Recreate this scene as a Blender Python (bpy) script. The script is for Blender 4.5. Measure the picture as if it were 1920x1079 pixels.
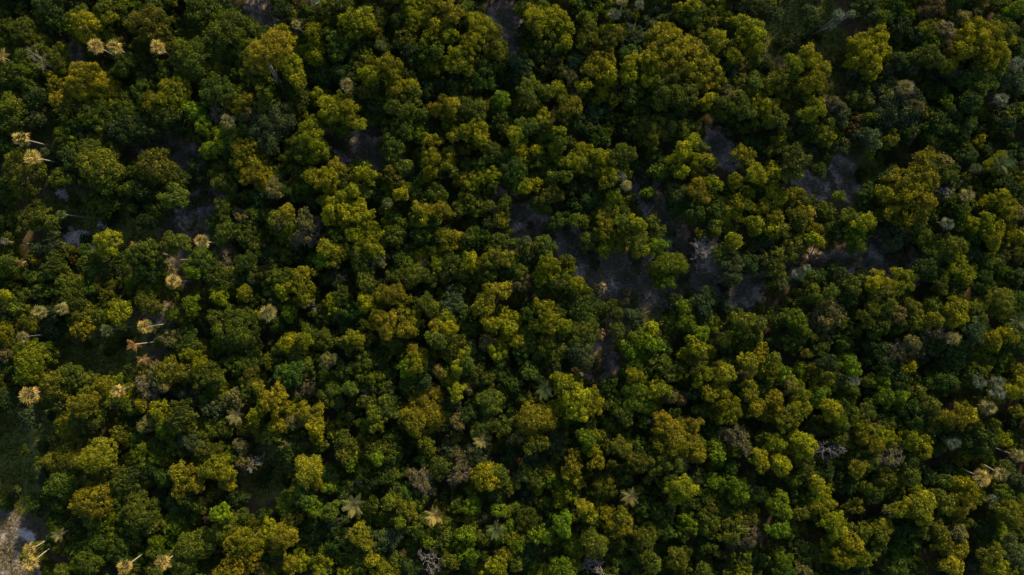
import bpy, math, random
import numpy as np
from mathutils import Vector, Matrix, Euler

# ------------------------------------------------------------------ scene, camera, light
for o in list(bpy.data.objects):
    bpy.data.objects.remove(o)
scene = bpy.context.scene
COL = scene.collection
H = 128.0                      # drone height, m
K = 2 * H * 0.75 / 1920.0      # metres per photo pixel on the ground (24 mm lens)

cam_d = bpy.data.cameras.new('camera')
cam_d.sensor_width = 36.0
cam_d.lens = 24.0
cam_d.clip_start = 0.5
cam_d.clip_end = 4000.0
cam = bpy.data.objects.new('camera', cam_d)
cam.location = (0, 0, H)
cam.rotation_euler = (0, 0, 0)
COL.objects.link(cam)
scene.camera = cam

SUN_EL = math.radians(20)
SUN_AZ = math.radians(62)      # from +X, counter-clockwise (image up-right)
world = bpy.data.worlds.new('World')
scene.world = world
world.use_nodes = True
wn = world.node_tree
wn.nodes.clear()
sky = wn.nodes.new('ShaderNodeTexSky')
sky.sky_type = 'NISHITA'
sky.sun_disc = False
sky.sun_elevation = SUN_EL
sky.sun_rotation = math.pi / 2 - SUN_AZ
bg = wn.nodes.new('ShaderNodeBackground')
bg.inputs['Strength'].default_value = 0.135
wo = wn.nodes.new('ShaderNodeOutputWorld')
wn.links.new(sky.outputs[0], bg.inputs['Color'])
wn.links.new(bg.outputs[0], wo.inputs['Surface'])

sun_d = bpy.data.lights.new('sun', 'SUN')
sun_d.energy = 5.0
sun_d.angle = math.radians(2.0)
sun_d.color = (1.0, 0.80, 0.40)
sun = bpy.data.objects.new('sun', sun_d)
sv = Vector((math.cos(SUN_EL) * math.cos(SUN_AZ), math.cos(SUN_EL) * math.sin(SUN_AZ), math.sin(SUN_EL)))
sun.rotation_euler = sv.to_track_quat('Z', 'Y').to_euler()
sun.location = sv * 200
COL.objects.link(sun)

scene.view_settings.view_transform = 'Standard'
scene.view_settings.look = 'None'
scene.view_settings.gamma = 1
scene.view_settings.use_curve_mapping = False
scene.view_settings.exposure = 0.70
scene.render.resolution_x = 1024
scene.render.resolution_y = 575

# ------------------------------------------------------------------ helpers
R0 = random.Random(7)

def px(x, y, z=0.0):
    """photo pixel -> world point on the level z"""
    s = K * (H - z) / H
    return (x - 960) * s, (539.5 - y) * s

def ground_z(x, y):
    return (0.25 * np.sin(x * 0.071 + 1.3) * np.cos(y * 0.083 + 0.4) + 0.12 * np.sin(x * 0.19 + y * 0.13)
            + 0.05 * np.sin(x * 0.61 - y * 0.47))

def mesh_np(name, V, F4=None, F3=None, mat=None, attrs=None, smooth=False):
    """V (n,3); F4 (m,4); F3 (k,3); attrs: {name: ('FLOAT'|'FLOAT_COLOR', per-face array)}"""
    me = bpy.data.meshes.new(name)
    V = np.asarray(V, dtype=np.float32)
    n4 = 0 if F4 is None else len(F4)
    n3 = 0 if F3 is None else len(F3)
    loops = []
    starts = []
    if n4:
        loops.append(np.asarray(F4, dtype=np.int32).ravel())
        starts.append(np.arange(n4, dtype=np.int32) * 4)
    if n3:
        loops.append(np.asarray(F3, dtype=np.int32).ravel())
        starts.append(n4 * 4 + np.arange(n3, dtype=np.int32) * 3)
    loops = np.concatenate(loops)
    starts = np.concatenate(starts)
    me.vertices.add(len(V))
    me.vertices.foreach_set('co', V.ravel())
    me.loops.add(len(loops))
    me.loops.foreach_set('vertex_index', loops)
    me.polygons.add(len(starts))
    me.polygons.foreach_set('loop_start', starts)
    if smooth:
        me.polygons.foreach_set('use_smooth', np.ones(len(starts), dtype=bool))
    if attrs:
        for k, (t, a) in attrs.items():
            at = me.attributes.new(k, t, 'FACE')
            a = np.asarray(a, dtype=np.float32)
            at.data.foreach_set('value' if t == 'FLOAT' else 'color', a.ravel())
    me.update(calc_edges=True)
    if mat:
        me.materials.append(mat)
    return me

def leaf_quads(P, N, L, W, rng):
    """rhombic leaves (slightly cupped) at P facing N; L, W scalars or arrays"""
    n = len(P)
    N = N / (np.linalg.norm(N, axis=1, keepdims=True) + 1e-9)
    a = rng.normal(size=(n, 3))
    T = np.cross(N, a)
    T /= (np.linalg.norm(T, axis=1, keepdims=True) + 1e-9)
    B = np.cross(N, T)
    L = np.broadcast_to(L, (n,))[:, None] * rng.uniform(0.7, 1.3, (n, 1))
    W = np.broadcast_to(W, (n,))[:, None] * rng.uniform(0.8, 1.2, (n, 1))
    V = np.empty((n, 4, 3))
    V[:, 0] = P - T * L * 0.5 - N * L * 0.10
    V[:, 1] = P + B * W * 0.5
    V[:, 2] = P + T * L * 0.5 - N * L * 0.10
    V[:, 3] = P - B * W * 0.5
    return V.reshape(-1, 3)

def tube(pts, radii, sides=6):
    pts = np.asarray(pts, float)
    n = len(pts)
    d = np.gradient(pts, axis=0)
    d /= np.linalg.norm(d, axis=1, keepdims=True) + 1e-9
    ref = np.where(np.abs(d[:, 2:3]) > 0.9, np.array([[1.0, 0, 0]]), np.array([[0, 0, 1.0]]))
    u = np.cross(d, ref)
    u /= np.linalg.norm(u, axis=1, keepdims=True) + 1e-9
    v = np.cross(d, u)
    ang = np.arange(sides) * 2 * math.pi / sides
    r = np.asarray(radii, float)[:, None, None]
    V = pts[:, None, :] + r * (np.cos(ang)[None, :, None] * u[:, None, :] + np.sin(ang)[None, :, None] * v[:, None, :])
    F = []
    for i in range(n - 1):
        for j in range(sides):
            F.append((i * sides + j, i * sides + (j + 1) % sides, (i + 1) * sides + (j + 1) % sides, (i + 1) * sides + j))
    return V.reshape(-1, 3), np.array(F)

class Acc:
    def __init__(self):
        self.V, self.F, self.n = [], [], 0
    def add(self, V, F):
        self.V.append(V)
        self.F.append(np.asarray(F) + self.n)
        self.n += len(V)
    def mesh(self, name, mat, smooth=True):
        return mesh_np(name, np.concatenate(self.V), np.concatenate(self.F), mat=mat, smooth=smooth)

def link(name, data, parent=None, loc=(0, 0, 0), rot=None, scale=None):
    o = bpy.data.objects.new(name, data)
    COL.objects.link(o)
    o.location = loc
    if rot is not None:
        o.rotation_euler = rot
    if scale is not None:
        o.scale = scale
    if parent:
        o.parent = parent
    return o

def tag(o, label, cat, group=None):
    o['label'] = label
    o['category'] = cat
    if group:
        o['group'] = group

# ------------------------------------------------------------------ materials
def new_mat(name):
    m = bpy.data.materials.new(name)
    m.use_nodes = True
    m.node_tree.nodes.clear()
    return m, m.node_tree.nodes, m.node_tree.links

def leaf_material(name, use_tint):
    m, N, Lk = new_mat(name)
    out = N.new('ShaderNodeOutputMaterial')
    if use_tint:
        src = N.new('ShaderNodeAttribute')
        src.attribute_name = 'tint'
        src.attribute_type = use_tint
        col = src.outputs['Color']
    else:
        src = N.new('ShaderNodeObjectInfo')
        col = src.outputs['Color']
    at = N.new('ShaderNodeAttribute')
    at.attribute_name = 'leafv'
    ramp = N.new('ShaderNodeValToRGB')
    e = ramp.color_ramp.elements
    e[0].position, e[0].color = 0.0, (0.36, 0.50, 0.60, 1)
    e[1].position, e[1].color = 1.0, (2.15, 1.95, 0.95, 1)  # bright warm end paints sunlit highlights onto random lobes
    mid = e.new(0.5)
    mid.color = (1.0, 1.0, 0.9, 1)
    Lk.new(at.outputs['Fac'], ramp.inputs['Fac'])
    mul = N.new('ShaderNodeMix')
    mul.data_type = 'RGBA'
    mul.blend_type = 'MULTIPLY'
    mul.inputs['Factor'].default_value = 1.0
    Lk.new(col, mul.inputs['A'])
    Lk.new(ramp.outputs['Color'], mul.inputs['B'])
    dif = N.new('ShaderNodeBsdfDiffuse')
    tra = N.new('ShaderNodeBsdfTranslucent')
    glo = N.new('ShaderNodeBsdfGlossy')
    glo.inputs['Roughness'].default_value = 0.42
    Lk.new(mul.outputs['Result'], dif.inputs['Color'])
    Lk.new(mul.outputs['Result'], tra.inputs['Color'])
    a = N.new('ShaderNodeMixShader')
    a.inputs['Fac'].default_value = 0.33
    Lk.new(dif.outputs[0], a.inputs[1])
    Lk.new(tra.outputs[0], a.inputs[2])
    b = N.new('ShaderNodeMixShader')
    b.inputs['Fac'].default_value = 0.008
    Lk.new(a.outputs[0], b.inputs[1])
    Lk.new(glo.outputs[0], b.inputs[2])
    Lk.new(b.outputs[0], out.inputs['Surface'])
    return m

M_LEAF = leaf_material('leaf', False)
M_LEAF_MASS = leaf_material('leaf_mass', 'INSTANCER')
M_LEAF_FACE = leaf_material('leaf_tuft', 'GEOMETRY')

def bark_material(name, c1, c2, scale):
    m, N, Lk = new_mat(name)
    out = N.new('ShaderNodeOutputMaterial')
    p = N.new('ShaderNodeBsdfPrincipled')
    p.inputs['Roughness'].default_value = 0.9
    geo = N.new('ShaderNodeNewGeometry')
    nz = N.new('ShaderNodeTexNoise')
    nz.inputs['Scale'].default_value = scale
    nz.inputs['Detail'].default_value = 5
    Lk.new(geo.outputs['Position'], nz.inputs['Vector'])
    r = N.new('ShaderNodeValToRGB')
    r.color_ramp.elements[0].position = 0.35
    r.color_ramp.elements[0].color = (*c1, 1)
    r.color_ramp.elements[1].position = 0.68
    r.color_ramp.elements[1].color = (*c2, 1)
    Lk.new(nz.outputs['Fac'], r.inputs['Fac'])
    Lk.new(r.outputs['Color'], p.inputs['Base Color'])
    Lk.new(p.outputs[0], out.inputs['Surface'])
    return m

M_BARK = bark_material('bark', (0.07, 0.055, 0.045), (0.16, 0.13, 0.11), 4)
M_TWIG = bark_material('pale_twig', (0.10, 0.082, 0.062), (0.20, 0.165, 0.13), 3)
M_DEAD = bark_material('dead_wood', (0.13, 0.115, 0.11), (0.30, 0.27, 0.26), 5)
M_PALMBARK = bark_material('palm_bark', (0.17, 0.15, 0.135), (0.34, 0.31, 0.28), 6)

def frond_material():
    m, N, Lk = new_mat('frond')
    out = N.new('ShaderNodeOutputMaterial')
    oi = N.new('ShaderNodeObjectInfo')
    hs = N.new('ShaderNodeHueSaturation')
    mr = N.new('ShaderNodeMapRange')
    mr.inputs['To Min'].default_value = 0.45
    mr.inputs['To Max'].default_value = 1.25
    Lk.new(oi.outputs['Random'], mr.inputs['Value'])
    Lk.new(mr.outputs['Result'], hs.inputs['Value'])
    Lk.new(oi.outputs['Color'], hs.inputs['Color'])
    dif = N.new('ShaderNodeBsdfDiffuse')
    tra = N.new('ShaderNodeBsdfTranslucent')
    Lk.new(hs.outputs['Color'], dif.inputs['Color'])
    Lk.new(hs.outputs['Color'], tra.inputs['Color'])
    a = N.new('ShaderNodeMixShader')
    a.inputs['Fac'].default_value = 0.25
    Lk.new(dif.outputs[0], a.inputs[1])
    Lk.new(tra.outputs[0], a.inputs[2])
    Lk.new(a.outputs[0], out.inputs['Surface'])
    return m
M_FROND = frond_material()

def soil_nodes(N, Lk):
    """dark litter-covered soil colour from world position; returns colour socket and a detail noise socket"""
    geo = N.new('ShaderNodeNewGeometry')
    n1 = N.new('ShaderNodeTexNoise')
    n1.inputs['Scale'].default_value = 0.18
    n1.inputs['Detail'].default_value = 8
    n1.inputs['Roughness'].default_value = 0.65
    n2 = N.new('ShaderNodeTexNoise')
    n2.inputs['Scale'].default_value = 2.4
    n2.inputs['Detail'].default_value = 6
    n2.inputs['Roughness'].default_value = 0.7
    Lk.new(geo.outputs['Position'], n1.inputs['Vector'])
    Lk.new(geo.outputs['Position'], n2.inputs['Vector'])
    r1 = N.new('ShaderNodeValToRGB')
    r1.color_ramp.elements[0].position = 0.36
    r1.color_ramp.elements[0].color = (0.042, 0.042, 0.020, 1)
    r1.color_ramp.elements[1].position = 0.66
    r1.color_ramp.elements[1].color = (0.115, 0.086, 0.060, 1)
    Lk.new(n1.outputs['Fac'], r1.inputs['Fac'])
    r2 = N.new('ShaderNodeValToRGB')
    r2.color_ramp.elements[0].position = 0.3
    r2.color_ramp.elements[0].color = (0.55, 0.55, 0.55, 1)
    r2.color_ramp.elements[1].position = 0.75
    r2.color_ramp.elements[1].color = (1.7, 1.6, 1.55, 1)
    Lk.new(n2.outputs['Fac'], r2.inputs['Fac'])
    mul = N.new('ShaderNodeMix')
    mul.data_type = 'RGBA'
    mul.blend_type = 'MULTIPLY'
    mul.inputs['Factor'].default_value = 1
    Lk.new(r1.outputs['Color'], mul.inputs['A'])
    Lk.new(r2.outputs['Color'], mul.inputs['B'])
    return mul.outputs['Result'], n2, r2, geo

def ground_material():
    m, N, Lk = new_mat('soil')
    out = N.new('ShaderNodeOutputMaterial')
    p = N.new('ShaderNodeBsdfPrincipled')
    p.inputs['Roughness'].default_value = 0.95
    p.inputs['Specular IOR Level'].default_value = 0.1
    c, n2, r2, geo = soil_nodes(N, Lk)
    Lk.new(c, p.inputs['Base Color'])
    bp = N.new('ShaderNodeBump')
    bp.inputs['Strength'].default_value = 0.6
    bp.inputs['Distance'].default_value = 0.15
    Lk.new(n2.outputs['Fac'], bp.inputs['Height'])
    Lk.new(bp.outputs[0], p.inputs['Normal'])
    Lk.new(p.outputs[0], out.inputs['Surface'])
    return m

def patch_material(name, ca, cb, lo=0.42, hi=0.62):
    """a worn patch: sand or turf whose edge breaks up into the soil ('cover' runs 0 at the rim to 1 inside)"""
    m, N, Lk = new_mat(name)
    out = N.new('ShaderNodeOutputMaterial')
    p = N.new('ShaderNodeBsdfPrincipled')
    p.inputs['Roughness'].default_value = 0.95
    p.inputs['Specular IOR Level'].default_value = 0.1
    c, n2, r2, geo = soil_nodes(N, Lk)
    at = N.new('ShaderNodeAttribute')
    at.attribute_name = 'cover'
    nb = N.new('ShaderNodeTexNoise')
    nb.inputs['Scale'].default_value = 0.75
    nb.inputs['Detail'].default_value = 9
    nb.inputs['Roughness'].default_value = 0.72
    Lk.new(geo.outputs['Position'], nb.inputs['Vector'])
    ad = N.new('ShaderNodeMath')
    ad.operation = 'ADD'
    Lk.new(at.outputs['Fac'], ad.inputs[0])
    nc = N.new('ShaderNodeMath')
    nc.operation = 'MULTIPLY_ADD'
    nc.inputs[1].default_value = 2.0
    nc.inputs[2].default_value = -0.30
    Lk.new(nb.outputs['Fac'], nc.inputs[0])
    Lk.new(nc.outputs[0], ad.inputs[1])
    mr = N.new('ShaderNodeMapRange')
    mr.interpolation_type = 'SMOOTHSTEP'
    mr.inputs['From Min'].default_value = lo + 0.33
    mr.inputs['From Max'].default_value = hi + 0.55
    Lk.new(ad.outputs[0], mr.inputs['Value'])
    tone = N.new('ShaderNodeMix')
    tone.data_type = 'RGBA'
    tone.inputs['A'].default_value = (*ca, 1)
    tone.inputs['B'].default_value = (*cb, 1)
    n3 = N.new('ShaderNodeTexNoise')
    n3.inputs['Scale'].default_value = 1.1
    n3.inputs['Detail'].default_value = 8
    Lk.new(geo.outputs['Position'], n3.inputs['Vector'])
    Lk.new(n3.outputs['Fac'], tone.inputs['Factor'])
    mul = N.new('ShaderNodeMix')
    mul.data_type = 'RGBA'
    mul.blend_type = 'MULTIPLY'
    mul.inputs['Factor'].default_value = 0.8
    Lk.new(tone.outputs['Result'], mul.inputs['A'])
    Lk.new(r2.outputs['Color'], mul.inputs['B'])
    mx = N.new('ShaderNodeMix')
    mx.data_type = 'RGBA'
    Lk.new(mr.outputs['Result'], mx.inputs['Factor'])
    Lk.new(c, mx.inputs['A'])
    Lk.new(mul.outputs['Result'], mx.inputs['B'])
    Lk.new(mx.outputs['Result'], p.inputs['Base Color'])
    bp = N.new('ShaderNodeBump')
    bp.inputs['Strength'].default_value = 0.6
    bp.inputs['Distance'].default_value = 0.15
    Lk.new(n2.outputs['Fac'], bp.inputs['Height'])
    Lk.new(bp.outputs[0], p.inputs['Normal'])
    Lk.new(p.outputs[0], out.inputs['Surface'])
    return m

M_SOIL = ground_material()
M_SAND = patch_material('sand', (0.27, 0.205, 0.165), (0.55, 0.435, 0.355))
M_WHITE = patch_material('white_sand', (0.32, 0.285, 0.27), (0.62, 0.56, 0.54))
M_TURF = patch_material('turf', (0.080, 0.100, 0.022), (0.145, 0.155, 0.040))

# ------------------------------------------------------------------ ground
def grid_axis(far, near, fine):
    a = list(np.arange(-near, near + 0.01, fine))
    outer = []
    x, st = near, fine * 2
    while x < far:
        x += st
        st *= 1.4
        outer.append(min(x, far))
    return np.array([-v for v in reversed(outer)] + a + outer)
gx = grid_axis(2500, 140, 1.4)
gy = grid_axis(2500, 100, 1.4)
X, Y = np.meshgrid(gx, gy)
Z = ground_z(X, Y)
nx, ny = len(gx), len(gy)
idx = np.arange(nx * ny).reshape(ny, nx)
F = np.stack([idx[:-1, :-1], idx[:-1, 1:], idx[1:, 1:], idx[1:, :-1]], -1).reshape(-1, 4)
g = link('ground', mesh_np('ground', np.stack([X, Y, Z], -1).reshape(-1, 3), F, mat=M_SOIL, smooth=True))
g['kind'] = 'structure'

# worn tracks and clearings: (kind, list of (x, y, half width)) in photo pixels on the ground, a swept blob chain
SAND = [
    [(590, 250, 14), (640, 268, 22), (690, 285, 24), (735, 308, 20), (762, 322, 10)],
    [(930, 372, 10), (960, 396, 17), (990, 420, 16), (1020, 432, 14), (1052, 444, 17), (1085, 470, 26), (1120, 496, 34),
     (1160, 516, 44), (1200, 528, 40), (1240, 535, 26), (1275, 528, 12)],
    [(1165, 552, 24), (1140, 590, 20), (1130, 630, 14), (1127, 672, 20), (1122, 705, 20), (1116, 730, 8)],
    [(1275, 520, 7), (1310, 524, 9), (1345, 528, 7), (1390, 523, 6), (1440, 522, 6), (1490, 500, 8), (1530, 493, 12), (1575, 495, 10), (1620, 491, 11),
     (1655, 488, 20), (1685, 500, 24), (1700, 515, 16)],
    [(1628, 446, 4), (1645, 463, 5), (1660, 478, 10)],
    [(1205, 355, 14), (1225, 385, 16), (1245, 420, 20), (1262, 455, 22), (1285, 490, 20), (1290, 515, 14)],
    [(1568, 300, 9), (1580, 322, 12), (1592, 350, 8), (1600, 375, 6)],
    [(275, 268, 14), (310, 278, 24), (342, 290, 26), (355, 310, 20)],
    [(400, 372, 14), (378, 385, 20), (362, 405, 22), (372, 428, 18), (365, 448, 10), (354, 472, 8), (348, 486, 5)],
    [(320, 495, 10), (306, 512, 8)],
    [(940, 30, 20), (955, 60, 18), (962, 85, 12)],
    [(485, 5, 14), (505, 35, 12), (515, 52, 8)],
    [(139, 85, 5), (139, 105, 6), (141, 122, 4)],
    [(1505, 338, 10), (1525, 348, 12), (1535, 362, 8)],
    [(8, 975, 12), (16, 995, 20), (8, 1030, 16), (20, 1062, 16), (60, 1076, 10)],
    [(290, 580, 10), (305, 590, 8)],
    [(1335, 262, 14), (1350, 285, 16), (1370, 300, 10)],
    [(1330, 470, 16), (1345, 500, 16)],
    [(1400, 545, 20), (1370, 550, 18)],
]
SAND = [[(a, b, w * (1.2 if i in (1, 3) else 1.0)) for a, b, w in c] for i, c in enumerate(SAND)]
WHITE = [
    [(120, 436, 6), (143, 446, 12), (160, 447, 6)],
    [(113, 358, 6), (116, 366, 5)],
    [(198, 420, 6), (206, 416, 4)],
    [(176, 466, 5), (178, 474, 4)],
    [(2, 1012, 18), (20, 1005, 12), (40, 998, 6)],
    [(58, 1008, 8), (60, 1012, 6)],
    [(0, 1062, 12), (8, 1070, 9)],
    [(368, 400, 10), (362, 412, 12), (374, 430, 7)],
    [(350, 304, 9), (343, 312, 8)],
]
TURF = [
    [(110, 655, 26), (150, 668, 36), (195, 672, 40), (235, 655, 34), (245, 630, 22)],
    [(5, 780, 34), (20, 820, 34), (28, 870, 36), (30, 915, 34), (10, 950, 30)],
    [(120, 400, 40), (165, 420, 40), (210, 400, 30), (230, 430, 26), (270, 450, 24)],
    [(1450, 70, 34), (1500, 80, 40), (1550, 95, 44), (1585, 130, 30)],
    [(1480, 15, 30), (1530, 20, 34)],
    [(500, 880, 34), (520, 890, 30), (490, 905, 28)],
    [(1620, 330, 24), (1660, 325, 24), (1690, 310, 16)],
    [(1170, 585, 24), (1200, 570, 26), (1240, 562, 24), (1300, 548, 18), (1360, 545, 16)],
    [(60, 235, 24), (80, 245, 20)],
    [(85, 815, 20), (95, 780, 18)],
]

def chain_mask(chain, qx, qy):
    """signed cover of points (world) by a chain of discs; >0 inside, in metres"""
    best = np.full(np.shape(qx), -1e9)
    pts = [(*px(a, b), w * K) for a, b, w in chain]
    if len(pts) == 1:
        pts = pts * 2
    for (x0, y0, w0), (x1, y1, w1) in zip(pts[:-1], pts[1:]):
        dx, dy = x1 - x0, y1 - y0
        t = np.clip(((qx - x0) * dx + (qy - y0) * dy) / (dx * dx + dy * dy + 1e-9), 0, 1)
        d = np.hypot(qx - (x0 + t * dx), qy - (y0 + t * dy))
        best = np.maximum(best, (w0 + t * (w1 - w0)) - d)
    return best

def patch(name, chain, mat, lift, kin, margin=1.6, step=0.45):
    pts = np.array([(*px(a, b), w * K) for a, b, w in chain])
    x0, x1 = (pts[:, 0] - pts[:, 2]).min() - margin, (pts[:, 0] + pts[:, 2]).max() + margin
    y0, y1 = (pts[:, 1] - pts[:, 2]).min() - margin, (pts[:, 1] + pts[:, 2]).max() + margin
    ax, ay = np.arange(x0, x1, step), np.arange(y0, y1, step)
    X, Y = np.meshgrid(ax, ay)
    D = np.max([chain_mask(c, X, Y) for c in kin], axis=0) + 0.35 * np.sin(X * 2.1 + Y) * np.cos(Y * 1.7 - X * 0.6) + 0.25 * np.sin(X * 0.9 - 1.4 * Y)
    keep = (chain_mask(chain, X, Y) + D * 0) > -margin - 0.4
    idx = np.arange(X.size).reshape(X.shape)
    q = keep[:-1, :-1] & keep[:-1, 1:] & keep[1:, 1:] & keep[1:, :-1]
    F = np.stack([idx[:-1, :-1], idx[:-1, 1:], idx[1:, 1:], idx[1:, :-1]], -1)[q]
    used, inv = np.unique(F, return_inverse=True)
    V = np.stack([X, Y, ground_z(X, Y) + lift], -1).reshape(-1, 3)[used]
    me = mesh_np(name, V, inv.reshape(-1, 4), mat=mat, smooth=True)
    at = me.attributes.new('cover', 'FLOAT', 'POINT')
    cov = np.clip((D.ravel()[used] + margin) / (margin + 1.6), 0, 1)
    at.data.foreach_set('value', cov.astype(np.float32))
    o = link(name, me)
    o['kind'] = 'structure'
    return o

for i, c in enumerate(TURF):
    patch('grass_clearing', c, M_TURF, 0.02 + 0.004 * i, TURF)
for i, c in enumerate(SAND):
    patch('sandy_track', c, M_SAND, 0.065 + 0.004 * i, SAND)
for i, c in enumerate(WHITE):
    patch('white_sand_patch', c, M_WHITE, 0.15 + 0.004 * i, WHITE, margin=0.9, step=0.3)

def open_ground(x, y):
    """>0 where the place is open (metres inside a track or clearing)"""
    b = -1e9
    for c in SAND + WHITE + TURF:
        b = max(b, float(chain_mask(c, np.array(x), np.array(y))))
    return b
def nearest_open(x, y):
    s = max(float(chain_mask(c, np.array(x), np.array(y))) for c in SAND + WHITE)
    t = max(float(chain_mask(c, np.array(x), np.array(y))) for c in TURF)
    return s, t

# ------------------------------------------------------------------ crowns
TONE = {  # leaf colour; mean height
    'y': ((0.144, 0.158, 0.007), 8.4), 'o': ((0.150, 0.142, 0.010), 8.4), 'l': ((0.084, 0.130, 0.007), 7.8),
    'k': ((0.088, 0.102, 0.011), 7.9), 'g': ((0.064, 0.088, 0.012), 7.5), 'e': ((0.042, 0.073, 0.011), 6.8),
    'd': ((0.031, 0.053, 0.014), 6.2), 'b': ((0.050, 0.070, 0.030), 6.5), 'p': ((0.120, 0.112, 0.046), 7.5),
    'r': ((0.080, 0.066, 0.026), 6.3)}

def make_crown(form, R, seed, L=0.34, W=0.20, cover=1.25, coarse=1.0):
    """returns leaf positions arrays + branch tubes, origin at the fork below the crown"""
    rng = np.random.default_rng(seed)
    D = (0.95 * R + 0.8) if form == 'dome' else (0.80 * R + 0.9)
    cz = 0.36 * D
    vz = D - cz
    rl = float(np.clip(0.10 * R + 0.30, 0.40, 0.66)) if form == 'dome' else float(np.clip(0.11 * R + 0.24, 0.34, 0.60))
    rl *= coarse
    Rs, Vs = R - 0.75 * rl, vz - 0.6 * rl
    a, b, c = rng.uniform(0, 6.28, 3)
    cen = []
    sep = rl * (1.22 if form == 'dome' else 1.38)
    cbuf = np.zeros((4000, 3))
    nc = 0
    for _ in range(int(900 + 800 * R)):
        z = rng.uniform(-0.4, 1.0)
        th = rng.uniform(0, 6.283)
        s = math.sqrt(1 - z * z)
        f = 1 + 0.20 * math.sin(2 * th + a) + 0.18 * math.sin(3 * th + b) + 0.14 * math.sin(5 * th + c)
        if form == 'dome':
            f = 1 + 0.6 * (f - 1)
            u = rng.uniform(0.86, 1.02)
        else:
            u = rng.uniform(0.5, 1.15)
        q = np.array([Rs * f * s * math.cos(th) * u, Rs * f * s * math.sin(th) * u,
                      cz + (Vs * z * u if z > 0 else 0.8 * cz * z * u)])
        wl = 2.9 if R < 2 else 2.2
        nn = math.sin(wl * q[0] + a) * math.sin(wl * q[1] + b) + 0.5 * math.sin(1.7 * wl * q[0] + c) * math.sin(1.7 * wl * q[1] + a)
        q[2] += (0.10 if form == 'dome' else 0.22) * min(R, 2.6) * 0.5 * nn
        if nn < (-0.95 if form == 'dome' else -0.62):
            continue
        if nc == 0 or ((cbuf[:nc] - q) ** 2).sum(1).min() > sep * sep:
            cbuf[nc] = q
            nc += 1
            cen.append(q)
    P, N, LV = [], [], []
    o = np.array([0, 0, cz * 0.6])
    for q in cen:
        r = rl * rng.choice([0.6, 0.8, 1.0, 1.2, 1.45], p=[0.2, 0.25, 0.3, 0.2, 0.05]) * rng.uniform(0.92, 1.08)
        n = int(cover * 2 * math.pi * r * r / (L * W * 0.5) * (0.6 if form == 'twig' else 1.0))
        d = rng.normal(size=(n * 2, 3))
        d /= np.linalg.norm(d, axis=1, keepdims=True)
        out = (q - o) / (np.linalg.norm(q - o) + 1e-6) * 0.7 + np.array([0, 0, 0.45])
        d = d[(d @ out) > -0.25][:n]
        rad = r * (1 - 0.5 * rng.random(len(d)) ** 1.3)
        fr = rng.random(len(d)) < 0.10
        rad = np.where(fr, r * rng.uniform(1.0, 1.4, len(d)), rad)
        bump = np.sin(d[:, 0] * 6 + q[0] * 5) * np.sin(d[:, 1] * 6 + q[1] * 3) + 0.6 * np.sin(d[:, 0] * 11 + q[1] * 4) * np.sin(d[:, 1] * 12 - q[0] * 3 + d[:, 2] * 9)
        rad *= 1 + 0.14 * bump
        P.append(q + d * rad[:, None] * np.array([1, 1, 0.82 if form == 'dome' else 0.72]))
        N.append(d * 0.75 + np.array([0, 0, 0.4]) + rng.normal(size=d.shape) * 0.7)
        lob = rng.uniform(0, 1)
        LV.append(np.clip(0.05 + 0.55 * lob + 0.38 * rng.random(len(d)), 0, 1))
    # thin scatter inside the crown
    ni = int(30 * R * R * (0.3 if form == 'twig' else 1))
    d = rng.normal(size=(ni, 3))
    d /= np.linalg.norm(d, axis=1, keepdims=True)
    d[:, 2] = np.abs(d[:, 2])
    P.append(d * (rng.random((ni, 1)) ** 0.4) * np.array([Rs, Rs, Vs]) * 0.85 + np.array([0, 0, cz * 0.7]))
    N.append(rng.normal(size=(ni, 3)) + np.array([0, 0, 0.5]))
    LV.append(rng.random(ni) * 0.7)  # inner leaves run darker, shade within the crown put into their colour
    P, N, LV = np.concatenate(P), np.concatenate(N), np.concatenate(LV)
    V = leaf_quads(P, N, L, W, rng)
    return V, LV, np.array(cen), D, cz, rl, rng

def branch_mesh(cen, R, D, cz, rl, rng, form):
    A = Acc()
    base_r = 0.05 + 0.03 * R
    pick = cen
    if len(cen) > 26 and form != 'twig':
        pick = cen[rng.choice(len(cen), 26, replace=False)]
    for q in pick:
        k = 0.35 + 0.2 * rng.random()
        mid = q * np.array([k, k, 0.45]) + rng.normal(size=3) * 0.12 * R * 0.3
        mid[2] = max(mid[2], 0.12)
        tip = q * np.array([0.97, 0.97, 1.0])
        pts = [np.array([0, 0, -0.12]), mid, (mid + tip) / 2 + rng.normal(size=3) * 0.08, tip]
        A.add(*tube(pts, [base_r * 0.6, base_r * 0.4, base_r * 0.25, 0.025], 5))
        if form == 'twig':
            for _ in range(7):
                d = rng.normal(size=3)
                d[2] = abs(d[2]) * 0.8
                d /= np.linalg.norm(d)
                e = q + d * rl * rng.uniform(0.9, 1.5)
                A.add(*tube([q, (q + e) / 2 + rng.normal(size=3) * 0.08, e], [0.045, 0.034, 0.02], 4))
    return A.mesh('branches', M_TWIG if form == 'twig' else M_BARK)

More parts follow.
